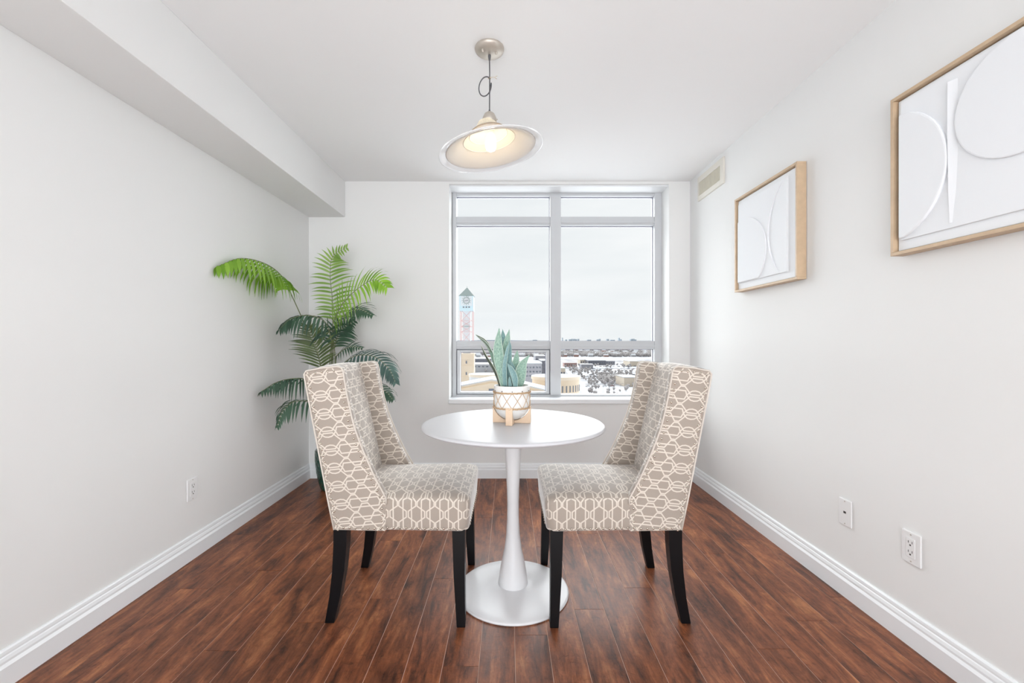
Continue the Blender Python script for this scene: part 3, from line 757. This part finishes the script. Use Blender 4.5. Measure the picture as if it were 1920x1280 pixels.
# ------------------------------------------------------------------ potted palm in the corner
GX, GY = -1.31, 3.20
palm = empty('potted_palm', (GX, GY, 0), label='tall artificial palm in a dark green pot in the corner', cat='plant')
def pot_mat():
    m, nt, b = principled('green_glaze'); b.inputs['Base Color'].default_value = (*lin((34, 74, 62)), 1); b.inputs['Roughness'].default_value = .18; b.inputs['Coat Weight'].default_value = .5; return m
prof = [(.0, 0), (.082, 0), (.09, .008), (.106, .06), (.120, .13), (.128, .2), (.1305, .25), (.129, .29), (.124, .3), (.116, .299), (.112, .28), (.112, .25)]
v = []; f = []; n = 72; prof2 = []
for (a, c) in zip(prof[2:7], prof[3:8]):
    for j in range(6): prof2.append((a[0]+(c[0]-a[0])*j/6, a[1]+(c[1]-a[1])*j/6, 1))
full = [(r, z, 0) for r, z in prof[:2]]+prof2+[(r, z, 0) for r, z in prof[7:]]
for r, z, fac in full:
    for k in range(n):
        a = 2*PI*k/n; dv = 0
        if fac:
            u1 = (k/n*14+z*22) % 1; u2 = (k/n*14-z*22) % 1; dv = -.006*max(0, 1-2.4*min(abs(u1-.5), .5))*max(0, 1-1.2*abs(u2-.5))
        v.append((GX+(r+dv)*math.cos(a), GY+(r+dv)*math.sin(a), z))
for i in range(len(full)-1):
    for k in range(n): f.append((i*n+k, i*n+(k+1) % n, (i+1)*n+(k+1) % n, (i+1)*n+k))
MB().add(v, f).build('pot', pot_mat(), palm, True)
MB().lathe([(0, .258), (.06, .26), (.1125, .252)], (GX, GY, 0), 32).build('soil', M_soil, palm, True)
rest = MB()
G = Vector((0, 0, -1))
def clampw(p): return Vector((max(p.x, XL+.006), min(p.y, YB-.008), p.z))
def frond(stem, rach, nrm, L_, count, droop, mt, single=True, width=.011, fwd=.55, tipk=.4, asym=(1, 1), hang=0):
    st = spline([Vector(p) for p in stem+rach[:1]], 14) if stem else []
    ra = spline(rach, 40); allp = [clampw(p) for p in st[:-1]+ra]
    rad = [.0042-.003*i/(len(allp)-1) for i in range(len(allp))]
    fr = MB().tube(allp, rad, 6).build('frond', M_stem, palm, True)
    nrm = Vector(nrm).normalized()
    for i in range(count):
        t = .02+.97*i/(count-1); k = t*39; a = min(int(k), 38); p = ra[a].lerp(ra[a+1], k-a)
        tg = (ra[min(a+2, 39)]-ra[max(a-1, 0)]).normalized(); sd = tg.cross(nrm).normalized()
        env = (.55+.45*math.sin(PI*min(1, t*1.15+.12)))*(1 if t < .7 else 1-(1-tipk)*(t-.7)/.3)
        for si, sg in enumerate((-1, 1)):
            ll = L_*env*asym[si]*random.uniform(.88, 1.08)
            d = (sd*sg*1.0+tg*(fwd+.5*t*t)+nrm*.12+G*hang*min(1, t*2.2)+Vector((random.uniform(-.07, .07), random.uniform(-.07, .07), random.uniform(-.07, .07)))).normalized()
            M_ = 8; q = p.copy(); v = []; f = []
            dr = droop*random.uniform(.8, 1.2)
            for j in range(M_+1):
                s = j/M_; w = width*max(.06, math.sin(PI*min(1, (.10+.9*s)**.75)))*.5
                wv = tg-d*tg.dot(d); wv = wv.normalized() if wv.length > .05 else sd
                v += [clampw(q-wv*w), clampw(q+wv*w)]
                d = (d+G*dr*(.35+s)/M_*1.6).normalized(); q = q+d*ll/M_
            for j in range(M_): f.append((j*2, j*2+1, j*2+3, j*2+2))
            if single: MB().add(v, f).build('leaflet', mt, fr, True)
            else: rest.add(v, f)
    return fr
def QQ(*l): return [P(*q) for q in l]
base = [(GX-.03, GY, .25), (GX, GY-.02, .25), (GX+.03, GY+.01, .25)]
# bright frond reaching forward along the left wall
frond([base[0], P(605, 700, 3.17), P(572, 610, 3.05)], QQ((543, 545, 2.95), (527, 516, 2.86), (497, 494, 2.68), (452, 484, 2.48), (408, 499, 2.34)), (.12, 0, 1), .235, 24, 1.6, M_leaf_b, True, .026, .35, .6, hang=1.1)
# upright frond
frond([base[1], P(621, 690, 3.2), P(624, 640, 3.2)], QQ((624, 600, 3.2), (623, 560, 3.22), (619, 515, 3.25), (624, 480, 3.22), (650, 464, 3.16)), (.1, -1, .1), .185, 24, .4, M_leaf_m, True, .017, .35, asym=(.85, 1))
# bright frond arching right
frond([base[2], P(624, 690, 3.18), P(622, 640, 3.15)], QQ((624, 606, 3.12), (642, 570, 3.03), (672, 540, 2.95), (703, 524, 2.90), (725, 538, 2.86)), (-.35, -.8, .5), .21, 22, .9, M_leaf_b, True, .019, .45, .6)
# dark frond arching left
frond([base[0], P(618, 690, 3.14)], QQ((622, 640, 3.10), (610, 604, 3.02), (578, 591, 2.93), (545, 598, 2.88), (527, 614, 2.85)), (.05, -.6, 1), .215, 19, 1.3, M_leaf_d, True, .019, .4, .6, hang=.35)
# olive frond facing the room below it
frond([base[0], P(604, 720, 3.13)], QQ((601, 690, 3.12), (596, 660, 3.10), (587, 635, 3.08), (576, 610, 3.06)), (.0, -1, .25), .2, 17, .3, M_leaf_o, True, .016, .6, .6)
# teal frond arching right over the chair
frond([base[2], P(626, 720, 3.12)], QQ((634, 690, 3.08), (664, 668, 3.0), (700, 668, 2.95), (728, 690, 2.92), (741, 716, 2.90)), (-.1, -.6, 1), .2, 21, 1.1, M_leaf_t, True, .02, .5)
# lower left frond
frond([base[0], P(612, 740, 3.12)], QQ((592, 716, 3.03), (563, 709, 2.93), (525, 714, 2.83), (491, 733, 2.72)), (.05, -.5, 1), .19, 20, 1.6, M_leaf_d, True, .015, .45, hang=.5)
# the smaller ones
rest_d = rest
frond([base[1], P(624, 690, 3.2)], QQ((627, 612, 3.19), (645, 592, 3.12), (672, 580, 3.08), (697, 590, 3.04)), (.05, -.6, .8), .18, 16, 1.0, M_leaf_d, False, .021, .5)
frond([base[1], P(628, 690, 3.22)], QQ((627, 650, 3.22), (633, 630, 3.22), (645, 614, 3.22), (664, 602, 3.22)), (0, -1, .3), .17, 14, .5, M_leaf_t, False, .017, .5)
frond([base[0], P(617, 780, 3.1)], QQ((604, 754, 3.02), (582, 752, 2.95), (551, 753, 2.87), (531, 770, 2.82), (520, 798, 2.80)), (.1, -.5, 1), .17, 16, 1.4, M_leaf_o, False, .017, .5, hang=.3)
frond([base[2], P(640, 770, 3.12)], QQ((655, 735, 3.06), (690, 722, 3.0), (720, 732, 2.97), (736, 748, 2.95)), (0, -.5, 1), .15, 14, 1.2, M_leaf_t, False, .018, .5)
frond([base[2], P(630, 700, 3.16)], QQ((630, 668, 3.14), (645, 655, 3.1), (660, 650, 3.08), (678, 652, 3.05)), (0, -.6, .8), .13, 12, .6, M_leaf_d, False, .014, .6)
props(rest.build('leaflets', M_leaf_d, palm, True), kind='stuff')

# ------------------------------------------------------------------ the city below, in snow
GZ = -40.0
def ground_mat():
    m, nt, b = principled('snowy_ground'); N, L = nt.nodes, nt.links
    tc = N.new('ShaderNodeTexCoord')
    def noise(sc, det, s3=(1, 1, 1)):
        mp = N.new('ShaderNodeMapping'); mp.inputs['Scale'].default_value = s3; L.new(tc.outputs['Object'], mp.inputs['Vector'])
        n = N.new('ShaderNodeTexNoise'); n.inputs['Scale'].default_value = sc; n.inputs['Detail'].default_value = det; n.inputs['Roughness'].default_value = .65
        L.new(mp.outputs['Vector'], n.inputs['Vector']); return n
    a = noise(.05, 7); c = noise(.0045, 4, (1, 1.6, 1))
    ad = N.new('ShaderNodeMath'); ad.operation = 'MULTIPLY_ADD'; ad.inputs[1].default_value = .55; L.new(a.outputs['Fac'], ad.inputs[0]); 
    mu = N.new('ShaderNodeMath'); mu.operation = 'MULTIPLY'; mu.inputs[1].default_value = .45; L.new(c.outputs['Fac'], mu.inputs[0]); L.new(mu.outputs[0], ad.inputs[2])
    r = N.new('ShaderNodeValToRGB'); cr = r.color_ramp; cr.elements[0].position = .43; cr.elements[0].color = (*lin((96, 94, 97)), 1)
    cr.elements[1].position = .57; cr.elements[1].color = (*lin((176, 177, 181)), 1)
    L.new(ad.outputs[0], r.inputs['Fac']); L.new(r.outputs['Color'], b.inputs['Base Color']); b.inputs['Roughness'].default_value = .9; return m
gr = MB().box(-16000, 22000, -400, 24000, GZ-5, GZ).build('snowy_ground', ground_mat()); props(gr, kind='structure')
M_snow = mat('roof_snow', (176, 178, 182), .9)
M_yb = mat('buff_masonry', (196, 180, 160), .85, var=.04, vscale=.3)
M_yb2 = mat('pale_buff_masonry', (200, 188, 172), .85)
M_grey = mat('grey_concrete', (150, 150, 156), .8); M_grey2 = mat('dark_grey_facade', (116, 116, 124), .7); M_lgrey = mat('light_grey_facade', (186, 187, 190), .8)
M_win = mat('far_window_glass', (92, 98, 110), .3); M_joint = mat('masonry_joint', (196, 172, 142), .9)
M_blue = mat('pale_blue_cladding', (180, 200, 208), .7); M_roofg = mat('grey_green_roof', (136, 148, 146), .7); M_red = mat('red_steel', (200, 140, 138), .6)
M_core = mat('tower_core_grey', (196, 200, 204), .8); M_asph = mat('wet_asphalt', (148, 148, 152), .8); M_brick = mat('far_brick', (170, 140, 132), .9)
M_tree = mat('bare_twigs', (158, 154, 153), .95, var=.2, vscale=.4); M_far = mat('far_city_haze_tint', (168, 180, 190), .9); M_hill = mat('far_hills', (178, 190, 202), .95)  # far city colour has the blue-grey of haze mixed in
M_greenroof = mat('pale_green_roof', (190, 206, 200), .7)

# clock tower
TD = 280.0; k = TD/F
tX0, tX1 = (862-CX)*k, (887*1.0-CX)*k; tXm = (tX0+tX1)/2; tw = (tX1-tX0)/2
def tz(py): return CH-(py-CY)*k
ct = empty('clock_tower', (tXm, TD+tw, GZ), label='clock tower with pointed grey roof and red steel lattice outside the window', cat='tower')
MB().box(tX0-.3, tX1+.6, TD, TD+2*tw, GZ, tz(663.5)).build('masonry_base', M_yb, ct)
MB().box(tX0-.6, tX1+.9, TD-.3, TD+2*tw+.3, tz(664), tz(662)).build('base_cap', M_yb2, ct)
for py in (684.3, 705): MB().box(tX0-.32, tX1+.62, TD-.06, TD, tz(py+.5), tz(py)).build('course_line', M_joint, ct)
for py in (679, 700, 721): MB().box(tXm-.45, tXm+.45, TD-.1, TD, tz(py+2.6), tz(py-2.6)).build('window', M_win, ct)
for dx in (-2.4, -.8, .8, 2.4): MB().box(tXm+dx-.12, tXm+dx+.12, TD-.1, TD, tz(675), tz(673.8)).build('window', M_win, ct)
MB().box(tXm-tw*.55, tXm+tw*.55, TD+tw*.45, TD+tw*1.55, tz(663), tz(582)).build('shaft', M_core, ct)
for sx in (-1, 1):
    for yy in (TD+.3, TD+2*tw-.3):
        MB().box(tXm+sx*(tw-.35)-.13, tXm+sx*(tw-.35)+.13, yy-.13, yy+.13, tz(663), tz(582)).build('lattice_post', M_red, ct)
lv = [582, 601, 612, 622, 642, 663]
for a, c in zip(lv, lv[1:]):
    MB().box(tX0+.2, tX1-.2, TD+.2, TD+.45, tz(c+.25), tz(c-.25)).build('lattice_girt', M_red, ct)
    for s in (-1, 1):
        MB().tube([(tXm-s*(tw-1.2), TD+.3, tz(a)), (tXm+s*(tw-1.2), TD+.3, tz(c))], .1, 4).build('lattice_brace', M_red, ct)
MB().box(tXm-tw*.5, tXm+tw*.5, TD+.1, TD+.5, tz(612.5), tz(611)).build('platform', M_roofg, ct)
MB().box(tX0-.2, tX1+.2, TD-.2, TD+2*tw+.2, tz(582.5), tz(554.5)).build('clock_housing', M_blue, ct)
MB().box(tX0+.6, tX1-.6, TD-.35, TD-.2, tz(573), tz(555)).build('dial_panel', M_yb2 if False else M_core, ct)
cz = tz(563.4)
def disc(name, r0, r1, y, m_, par=ct, n=32):
    v = []; f = []
    for yy in (y, y-.12):
        for r in (r0, r1):
            for i in range(n): a = 2*PI*i/n; v.append((tXm+r*math.cos(a), yy, cz+r*math.sin(a)))
    for i in range(n):
        j = (i+1) % n; f += [(2*n+i, 2*n+j, 3*n+j, 3*n+i), (n+i, n+j, 3*n+j, 3*n+i), (i, j, 2*n+j, 2*n+i)]
    return MB().add(v, f).build(name, m_, par)
dial = disc('dial', .02, 2.05, TD-.36, M_lgrey); disc('dial_ring', 1.75, 2.15, TD-.44, M_roofg)
for i in range(12):
    a = PI*2*i/12; MB().tube([(tXm+2.3*math.sin(a), TD-.5, cz+2.3*math.cos(a)), (tXm+3.1*math.sin(a), TD-.5, cz+3.1*math.cos(a))], .1, 4).build('hour_mark', M_roofg, dial)
MB().tube([(tXm-1.5, TD-.62, cz-.35), (tXm+.3, TD-.62, cz+.05)], .14, 4).build('hand', M_grey2, dial); MB().tube([(tXm-.2, TD-.62, cz), (tXm+1.2, TD-.62, cz+.15)], .16, 4).build('hand', M_grey2, dial)
for dx in (-1.85, 0, 1.85): MB().box(tXm+dx-.5, tXm+dx+.5, TD-.35, TD-.2, tz(577), tz(574.4)).build('window', M_grey2, ct)
zA = tz(554.5); zT = tz(537); e = tw+.6
MB().add([(tXm-e, TD+tw-e, zA), (tXm+e, TD+tw-e, zA), (tXm+e, TD+tw+e, zA), (tXm-e, TD+tw+e, zA), (tXm, TD+tw, zT)], [(0, 1, 4), (1, 2, 4), (2, 3, 4), (3, 0, 4), (3, 2, 1, 0)]).build('pyramid_roof', M_roofg, ct)
MB().tube([(tXm, TD+tw, zT-.5), (tXm, TD+tw, zT+.9)], .1, 6).build('finial', M_roofg, ct)

# round buildings
def drum(name, pxc, pyroof, wpx, d, label, slots, mt=M_yb):
    kk = d/F; c = ((pxc-CX)*kk, d+wpx/2*kk, GZ); R = wpx/2*kk*(1+wpx/2/F); zt_ = CH-(pyroof-CY)*kk
    o = empty(name, c, label=label, cat='building')
    MB().lathe([(R*.96, GZ), (R*.96, zt_-1.2)], (c[0], c[1], 0), 48).build('wall', mt, o, True)
    MB().lathe([(R*.9, zt_-1.7), (R, zt_-1.6), (R, zt_-.3), (R*.985, zt_-.1)], (c[0], c[1], 0), 48).build('cornice', M_yb2, o, 'auto')
    MB().lathe([(R*.985, zt_-.1), (R*.9, zt_), (0, zt_+.6)], (c[0], c[1], 0), 48).build('roof', M_snow, o, True)
    for i in range(slots):
        a = -PI*.93+PI*.86*i/(slots-1) if slots > 1 else -PI/2
        rr = R*.96; w = .3
        p0 = Vector((c[0]+rr*math.cos(a), c[1]+rr*math.sin(a), 0)); t = Vector((-math.sin(a), math.cos(a), 0)); nn = Vector((math.cos(a), math.sin(a), 0))
        z0, z1 = zt_-7.3, zt_-4.2; v = []
        for q in (-.3, .12):
            for (s, z) in ((-w, z0), (w, z0), (w, z1), (-w, z1)): v.append(p0+t*s+nn*q+Vector((0, 0, z)))
        MB().add(v, [(0, 1, 2, 3), (4, 5, 6, 7), (0, 1, 5, 4), (1, 2, 6, 5), (2, 3, 7, 6), (3, 0, 4, 7)]).build('window', M_win, o)
    return o
drum('round_building', 1047, 707, 92, 200, 'round buff building with snow-covered roof and slit windows below the window', 17)
drum('low_round_building', 908, 702.5, 62, 245, 'low round building with flat snowy roof right of the clock tower', 0, M_lgrey)

BLK = []
def block(name, px0, px1, pyt, pyb, d, depth, label, mt, roof=M_snow, wins=None, group=None):
    kk = d/F; x0, x1 = (px0-CX)*kk, (px1-CX)*kk; z1 = CH-(pyt-CY)*kk; zg = max(GZ, CH-(pyb-CY)*kk-3) if False else GZ
    BLK.append((x0-5, x1+5, d-5, d+depth+5))
    o = empty(name, ((x0+x1)/2, d+depth/2, zg), label=label, cat='building')
    if group: o['group'] = group
    MB().box(x0, x1, d, d+depth, zg, z1-.3).build('wall', mt, o)
    MB().box(x0-.3, x1+.3, d-.3, d+depth+.3, z1-.3, z1+.3).build('roof', roof, o)
    if wins:
        nx, rows = wins
        for (a, c) in rows:
            za, zb = CH-(c-CY)*kk, CH-(a-CY)*kk
            for i in range(nx):
                w = (x1-x0)/nx; MB().box(x0+w*(i+.22), x0+w*(i+.78), d-.15, d, za, zb).build('window', M_win, o)
    return o
# gabled hall in front of the round buildings
gd = 175; kk = gd/F
def gp(px, py): return ((px-CX)*kk, CH-(py-CY)*kk)
gh = empty('gabled_hall', (*[(915-CX)*kk], gd+10, GZ), label='buff gabled hall at the bottom left of the window view', cat='building')
pr = [gp(845, 760), gp(845, 727.5), gp(922, 712.5), gp(990, 724), gp(1046, 737), gp(1046, 760)]
MB().prism([(pr[0][0], GZ)]+pr[1:5]+[(pr[5][0], GZ)], 'y', gd, gd+16).build('wall', M_yb, gh)
for a, c in ((pr[1], pr[2]), (pr[2], pr[3]), (pr[3], pr[4])):
    MB().prism([a, c, (c[0], c[1]+.45), (a[0], a[1]+.45)], 'y', gd-.5, gd+16.5).build('roof', M_snow, gh)
    MB().prism([(a[0], a[1]-1.1), (c[0], c[1]-1.1), (c[0], c[1]-.75), (a[0], a[1]-.75)], 'y', gd-.12, gd).build('string_course', M_joint, gh)
x, z = gp(921, 733); MB().box(x-1.0, x+1.0, gd-.1, gd, z-1, z+1).build('window', M_win, gh)
block('office_block', 985, 1016, 681, 730, 310, 40, 'dark grey office block just right of the snake plant', M_grey, M_snow, (5, ((687, 690), (695, 698), (703, 706))))
block('grey_tower_block', 1016, 1034, 676, 735, 345, 30, 'taller grey block beside the window mullion', M_grey2, M_lgrey, (3, ((682, 685), (690, 693), (698, 701))))
block('glass_office', 1004, 1024, 667, 690, 520, 40, 'grey office building far behind the snake plant', M_grey, M_snow, (4, ((672, 674), (678, 680))))
block('long_grey_store', 887, 921, 672.5, 681, 700, 60, 'long blue-grey store right of the clock tower', M_grey2, M_snow, (6, ((676, 678),)))
block('white_warehouse', 887, 940, 683, 691, 560, 50, 'low white warehouse below the long grey store', M_lgrey, M_snow, (7, ((686, 688),)))
block('school_block', 1103, 1136, 675.5, 685, 740, 40, 'dark grey flat-roofed school in the middle of the view', M_grey2, M_snow, (8, ((678.5, 681),)))
block('school_wing', 1136, 1153, 676.5, 684, 745, 30, 'lower grey wing right of the dark school', M_grey, M_snow, (4, ((679, 681),)))
block('school_annex', 1088, 1096, 674.5, 683, 760, 30, 'pale annex left of the dark school', M_yb2, M_snow, (2, ((677, 680),)))
block('cream_store', 1181, 1200, 677, 687, 700, 40, 'cream box store left of the right chair back', M_yb2, M_snow)
block('cream_hall', 1170, 1200, 707.5, 724, 390, 30, 'cream windowless hall just left of the right chair back', M_yb2, M_snow)
block('corner_shop', 1046, 1060, 690, 706, 420, 16, 'small building with pale green roof beside the window mullion', M_yb2, M_greenroof, (3, ((697, 701),)))
block('brick_plaza', 1058, 1082, 680, 688, 690, 20, 'low brick plaza left of the dark school', M_brick, M_snow, (6, ((683, 685),)))
block('blue_roof_store', 1090, 1112, 683, 688, 640, 16, 'low store in front of the dark school', M_grey, M_snow)

M_bounce = mat('bounce_white', (240, 241, 243), .9)
props(MB().box(-900, 900, -300, 300, GZ-.5, GZ+.2).build('ground_bounce_sheet', M_bounce), kind='structure')  # unseen bright sheet added to bounce daylight up onto the ceiling
# roads, snow fields
def gpt(px, py): d = (CH-GZ)*F/(py-CY); return ((px-CX)/F*d, d)
def patch(name, pts, m_, h=.15):
    pts2 = [gpt(*p) for p in pts]; b_ = MB(); b_.prism(pts2, 'z', GZ-.5, GZ+h); return props(b_.build(name, m_), kind='structure')
patch('ground_road', [(1096, 746), (1124, 746), (1100, 722), (1080, 708), (1066, 694), (1060, 694), (1070, 708), (1082, 722)], M_asph)
patch('ground_cross_street', [(845, 689.2), (1260, 689.2), (1260, 690.6), (845, 690.6)], M_grey2, .3)
patch('ground_snow_field', [(1160, 691.5), (1260, 690.8), (1260, 700), (1180, 697.5), (1150, 694)], M_snow, .25)
patch('ground_snow_strip', [(845, 685), (1260, 685), (1260, 688.6), (845, 688.6)], M_snow, .2)
patch('ground_snow_belt', [(845, 669.8), (1260, 669.8), (1260, 672.6), (845, 672.6)], M_snow, .2)
patch('ground_snow_lawn', [(1112, 728), (1200, 726), (1260, 735), (1260, 746), (1130, 746)], M_snow, .25)
patch('ground_snow_court', [(1104, 712), (1122, 709), (1136, 714), (1124, 720), (1108, 718)], M_snow, .25)
patch('ground_parking', [(1076, 692), (1152, 692), (1172, 698), (1230, 701), (1230, 706), (1100, 706), (1086, 700)], M_asph, .12)

# trees: rough rounded crowns on a short trunk
def tree_mesh(seed):
    rnd = random.Random(seed); bm = bmesh.new(); bmesh.ops.create_icosphere(bm, subdivisions=2, radius=1)
    for v in bm.verts:
        s = rnd.uniform(.55, 1.12); v.co = Vector((v.co.x*s, v.co.y*s, v.co.z*s*1.1+1.5))
    mb = MB().bm(bm); mb.tube([(0, 0, 0), (0, 0, 1.2)], .12, 5); return mb
tm = [tree_mesh(s).build('bare_tree', M_tree, None, False, loc=(0, 0, 0)) for s in range(4)]
tmesh = [o.data for o in tm]
for o in tm: bpy.data.objects.remove(o)
rnd = random.Random(3)
spots = []
def scatter(n, px0, px1, py0, py1, s0, s1, test=None):
    c = 0; tries = 0
    while c < n:
        px, py = rnd.uniform(px0, px1), rnd.uniform(py0, py1)
        if test and not test(px, py): continue
        x, y = gpt(px, py); q = rnd.uniform(s0, s1)*.78; tries += 1
        if tries > 4000: break
        if any(a < x < b_ and e < y < g_ for a, b_, e, g_ in BLK): continue
        if any(math.hypot(x-a, y-e) < 1.15*(q+r_) for a, e, r_ in spots): continue
        spots.append((x, y, q)); c += 1
scatter(70, 1122, 1172, 708, 723, 2.2, 3.6, lambda x, y: x > 1118+(y-708)*.9 and y < 724)
scatter(60, 1085, 1205, 697, 706, 1.6, 2.8)
scatter(26, 1068, 1110, 690, 702, 1.5, 2.6)
scatter(20, 1105, 1200, 726, 744, 1.3, 2.6)
scatter(24, 1090, 1120, 708, 724, 1.2, 2.2, lambda x, y: x > 1084+(y-708)*1.0+6)
scatter(30, 1060, 1215, 684, 690, 2, 3.2)
scatter(30, 885, 935, 691, 700, 1.6, 3)
scatter(25, 885, 1020, 682, 690, 2, 3.4)
for (x, y, s) in spots:
    o = bpy.data.objects.new('bare_tree', tmesh[rnd.randrange(4)]); COL.objects.link(o); o.location = (x, y, GZ); o.scale = (s, s, s*rnd.uniform(.8, 1.2)); o.rotation_euler = (0, 0, rnd.uniform(0, 6))
    props(o, 'small bare grey tree in the snowy streets below the window', 'tree', 'bare trees in the city view')
# houses of the suburb
def house_mesh():
    mb = MB(); mb.box(-6, 6, -5, 5, 0, 6, mi=0)
    mb.add([(-6.5, -5.6, 5.8), (6.5, -5.6, 5.8), (6.5, 5.6, 5.8), (-6.5, 5.6, 5.8), (-6.5, 0, 9.2), (6.5, 0, 9.2)], [(0, 1, 5, 4), (2, 3, 4, 5), (0, 4, 3), (1, 2, 5), (3, 2, 1, 0)], 1)
    return mb
h0 = house_mesh().build('snowy_house', [M_brick, M_snow], None, False, loc=(0, 0, 0)); hme = h0.data; bpy.data.objects.remove(h0)
hme2 = hme.copy(); hme2.materials[0] = M_lgrey
HSP = []
for r in range(12):
    d = 1120+r*105
    nh = 24
    for i in range(nh):
        px = 850+(1245-850)*(i+rnd.uniform(.1, .9))/nh
        x = (px-CX)/F*d; y = d+rnd.uniform(-18, 18)+x*.12
        if rnd.random() < .06: continue
        if any(abs(x-a) < 26 and abs(y-c) < 24 for a, c in HSP): continue
        HSP.append((x, y))
        o = bpy.data.objects.new('snowy_house', hme if rnd.random() < .55 else hme2); COL.objects.link(o); o.location = (x, y, GZ); s = rnd.uniform(.9, 1.3); o.scale = (s*rnd.uniform(.9, 1.25), s, s*.9); o.rotation_euler = (0, 0, rnd.uniform(-.25, .25))
        props(o, 'tiny snow-roofed house in the distant suburb', 'house', 'houses of the snowy suburb')

# far trees as one mesh
far = MB(); base_m = tmesh[0]; bv = [v.co.copy() for v in base_m.vertices]; bf = [tuple(p.vertices) for p in base_m.polygons]
for _ in range(5200):
    px = rnd.uniform(850, 1245); py = 653.5+(rnd.random()**1.0)*16
    if 669.3 < py < 673: continue
    x, y = gpt(px, py)
    if math.sin(x*.012+y*.0045)+.5*math.sin(y*.011) < -.55: continue
    s = rnd.uniform(2.4, 4.6)
    if any(abs(x-a) < 16 and abs(y-c) < 14 for a, c in HSP): continue
    far.add([(x+v.x*s, y+v.y*s, GZ+v.z*s) for v in bv], bf)
props(far.build('distant_trees', M_tree), 'belt of distant bare trees among the snowy houses', 'trees', kind='stuff')

# street lamps and parked cars
for px, py in ((1131, 742), (1143, 738), (1112, 700), (1120, 697), (1152, 730), (1164, 741)):
    x, y = gpt(px, py); o = MB(); o.tube([(x, y, GZ), (x, y, GZ+9)], [.16, .09], 6); o.tube([(x, y, GZ+8.9), (x+1.6, y, GZ+9.2)], .08, 5)
    o.box(x+1.3, x+2.1, y-.2, y+.2, GZ+9.1, GZ+9.3)
    props(o.build('street_lamp', M_grey2, None, False, loc=(x, y, GZ)), 'thin grey street lamp in the snow below the window', 'street lamp', 'street lamps in the city view')
def car_mesh():
    c_ = MB(); c_.box(-2.2, 2.2, -.9, .9, .35, .95, b=.12); c_.prism([(-1.5, .95), (-1.0, 1.45), (.9, 1.45), (1.6, .95)], 'y', -.8, .8)
    for wx_ in (-1.35, 1.35):
        for sy in (-.85, .75): c_.prism([(wx_+.34*math.cos(2*PI*q/10), .34+.34*math.sin(2*PI*q/10)) for q in range(10)], 'y', sy, sy+.12)
    return c_
cars = []
for nm, rgb in (('a', (70, 74, 84)), ('b', (180, 182, 186)), ('c', (120, 96, 94)), ('d', (100, 104, 112))):
    o = car_mesh().build('parked_car', mat('car_paint_'+nm, rgb, .3), None, False, loc=(0, 0, 0)); cars.append(o.data); bpy.data.objects.remove(o)
CP = []
for _ in range(900):
    if len(CP) >= 80: break
    px, py = rnd.uniform(1080, 1225), rnd.choice((692.5, 694.2, 696, 703.5, 706.5, 687.4, 683.6, 725))+rnd.uniform(-.15, .15); x, y = gpt(px, py)
    if any(a < x < c and e < y < g for a, c, e, g in BLK): continue
    if any(math.hypot(x-a, y-e) < 1.3*r_+2.6 for a, e, r_ in spots): continue
    if any(abs(x-a) < 6.5 and abs(y-c) < 4 for a, c in CP): continue
    CP.append((x, y)); o = bpy.data.objects.new('parked_car', cars[rnd.randrange(4)]); COL.objects.link(o); o.location = (x, y, GZ+.25)
    props(o, 'tiny parked car in the snowy lots below the window', 'car', 'parked cars in the city view')
# skyline and hills on the horizon
sky_l = [(1055, 1.4, 5.5), (1062, 3, 2.2), (1069, 4, 2.6), (1073, 2, 3.4), (1077, 3.5, 3.2), (1081, 2.5, 2.8), (1085, 2.5, 3.2), (1105, 7, 1.8), (1121, 3, 2.2), (1125, 2.5, 3.2), (1140, 4, 3), (1149, 8, 1.6), (1161.5, 1.6, 5.2), (1165, 1.5, 2.8), (1184, 3, 2.8), (1188, 4, 3.4), (1192, 3, 2.2), (1003, 8, 1.6)]
for px, w, h in sky_l:
    d = 6500; kk = d/F; x = (px-CX)*kk; zt_ = CH+(h+1.6)*kk
    o = MB().box(x-w*kk/2, x+w*kk/2, d, d+60, GZ, zt_).build('skyline_tower', M_far, None, False, loc=(x, d, GZ))
    props(o, 'tiny haze-tinted tower block on the horizon', 'building', 'skyline on the horizon')
hv = []
pts = []
for i in range(41):
    px = 780+i*13; pts.append(((px-CX)/F*11000, GZ+41+11000/F*(.3+(2.6 if px < 1010 else 1.6*max(0, 1-(px-1010)/120))*(.8+.2*math.sin(i*.7)))))
b_ = MB(); b_.prism([(pts[0][0], GZ)]+pts+[(pts[-1][0], GZ)], 'y', 11000, 11600); props(b_.build('horizon_hills', M_hill), kind='structure')
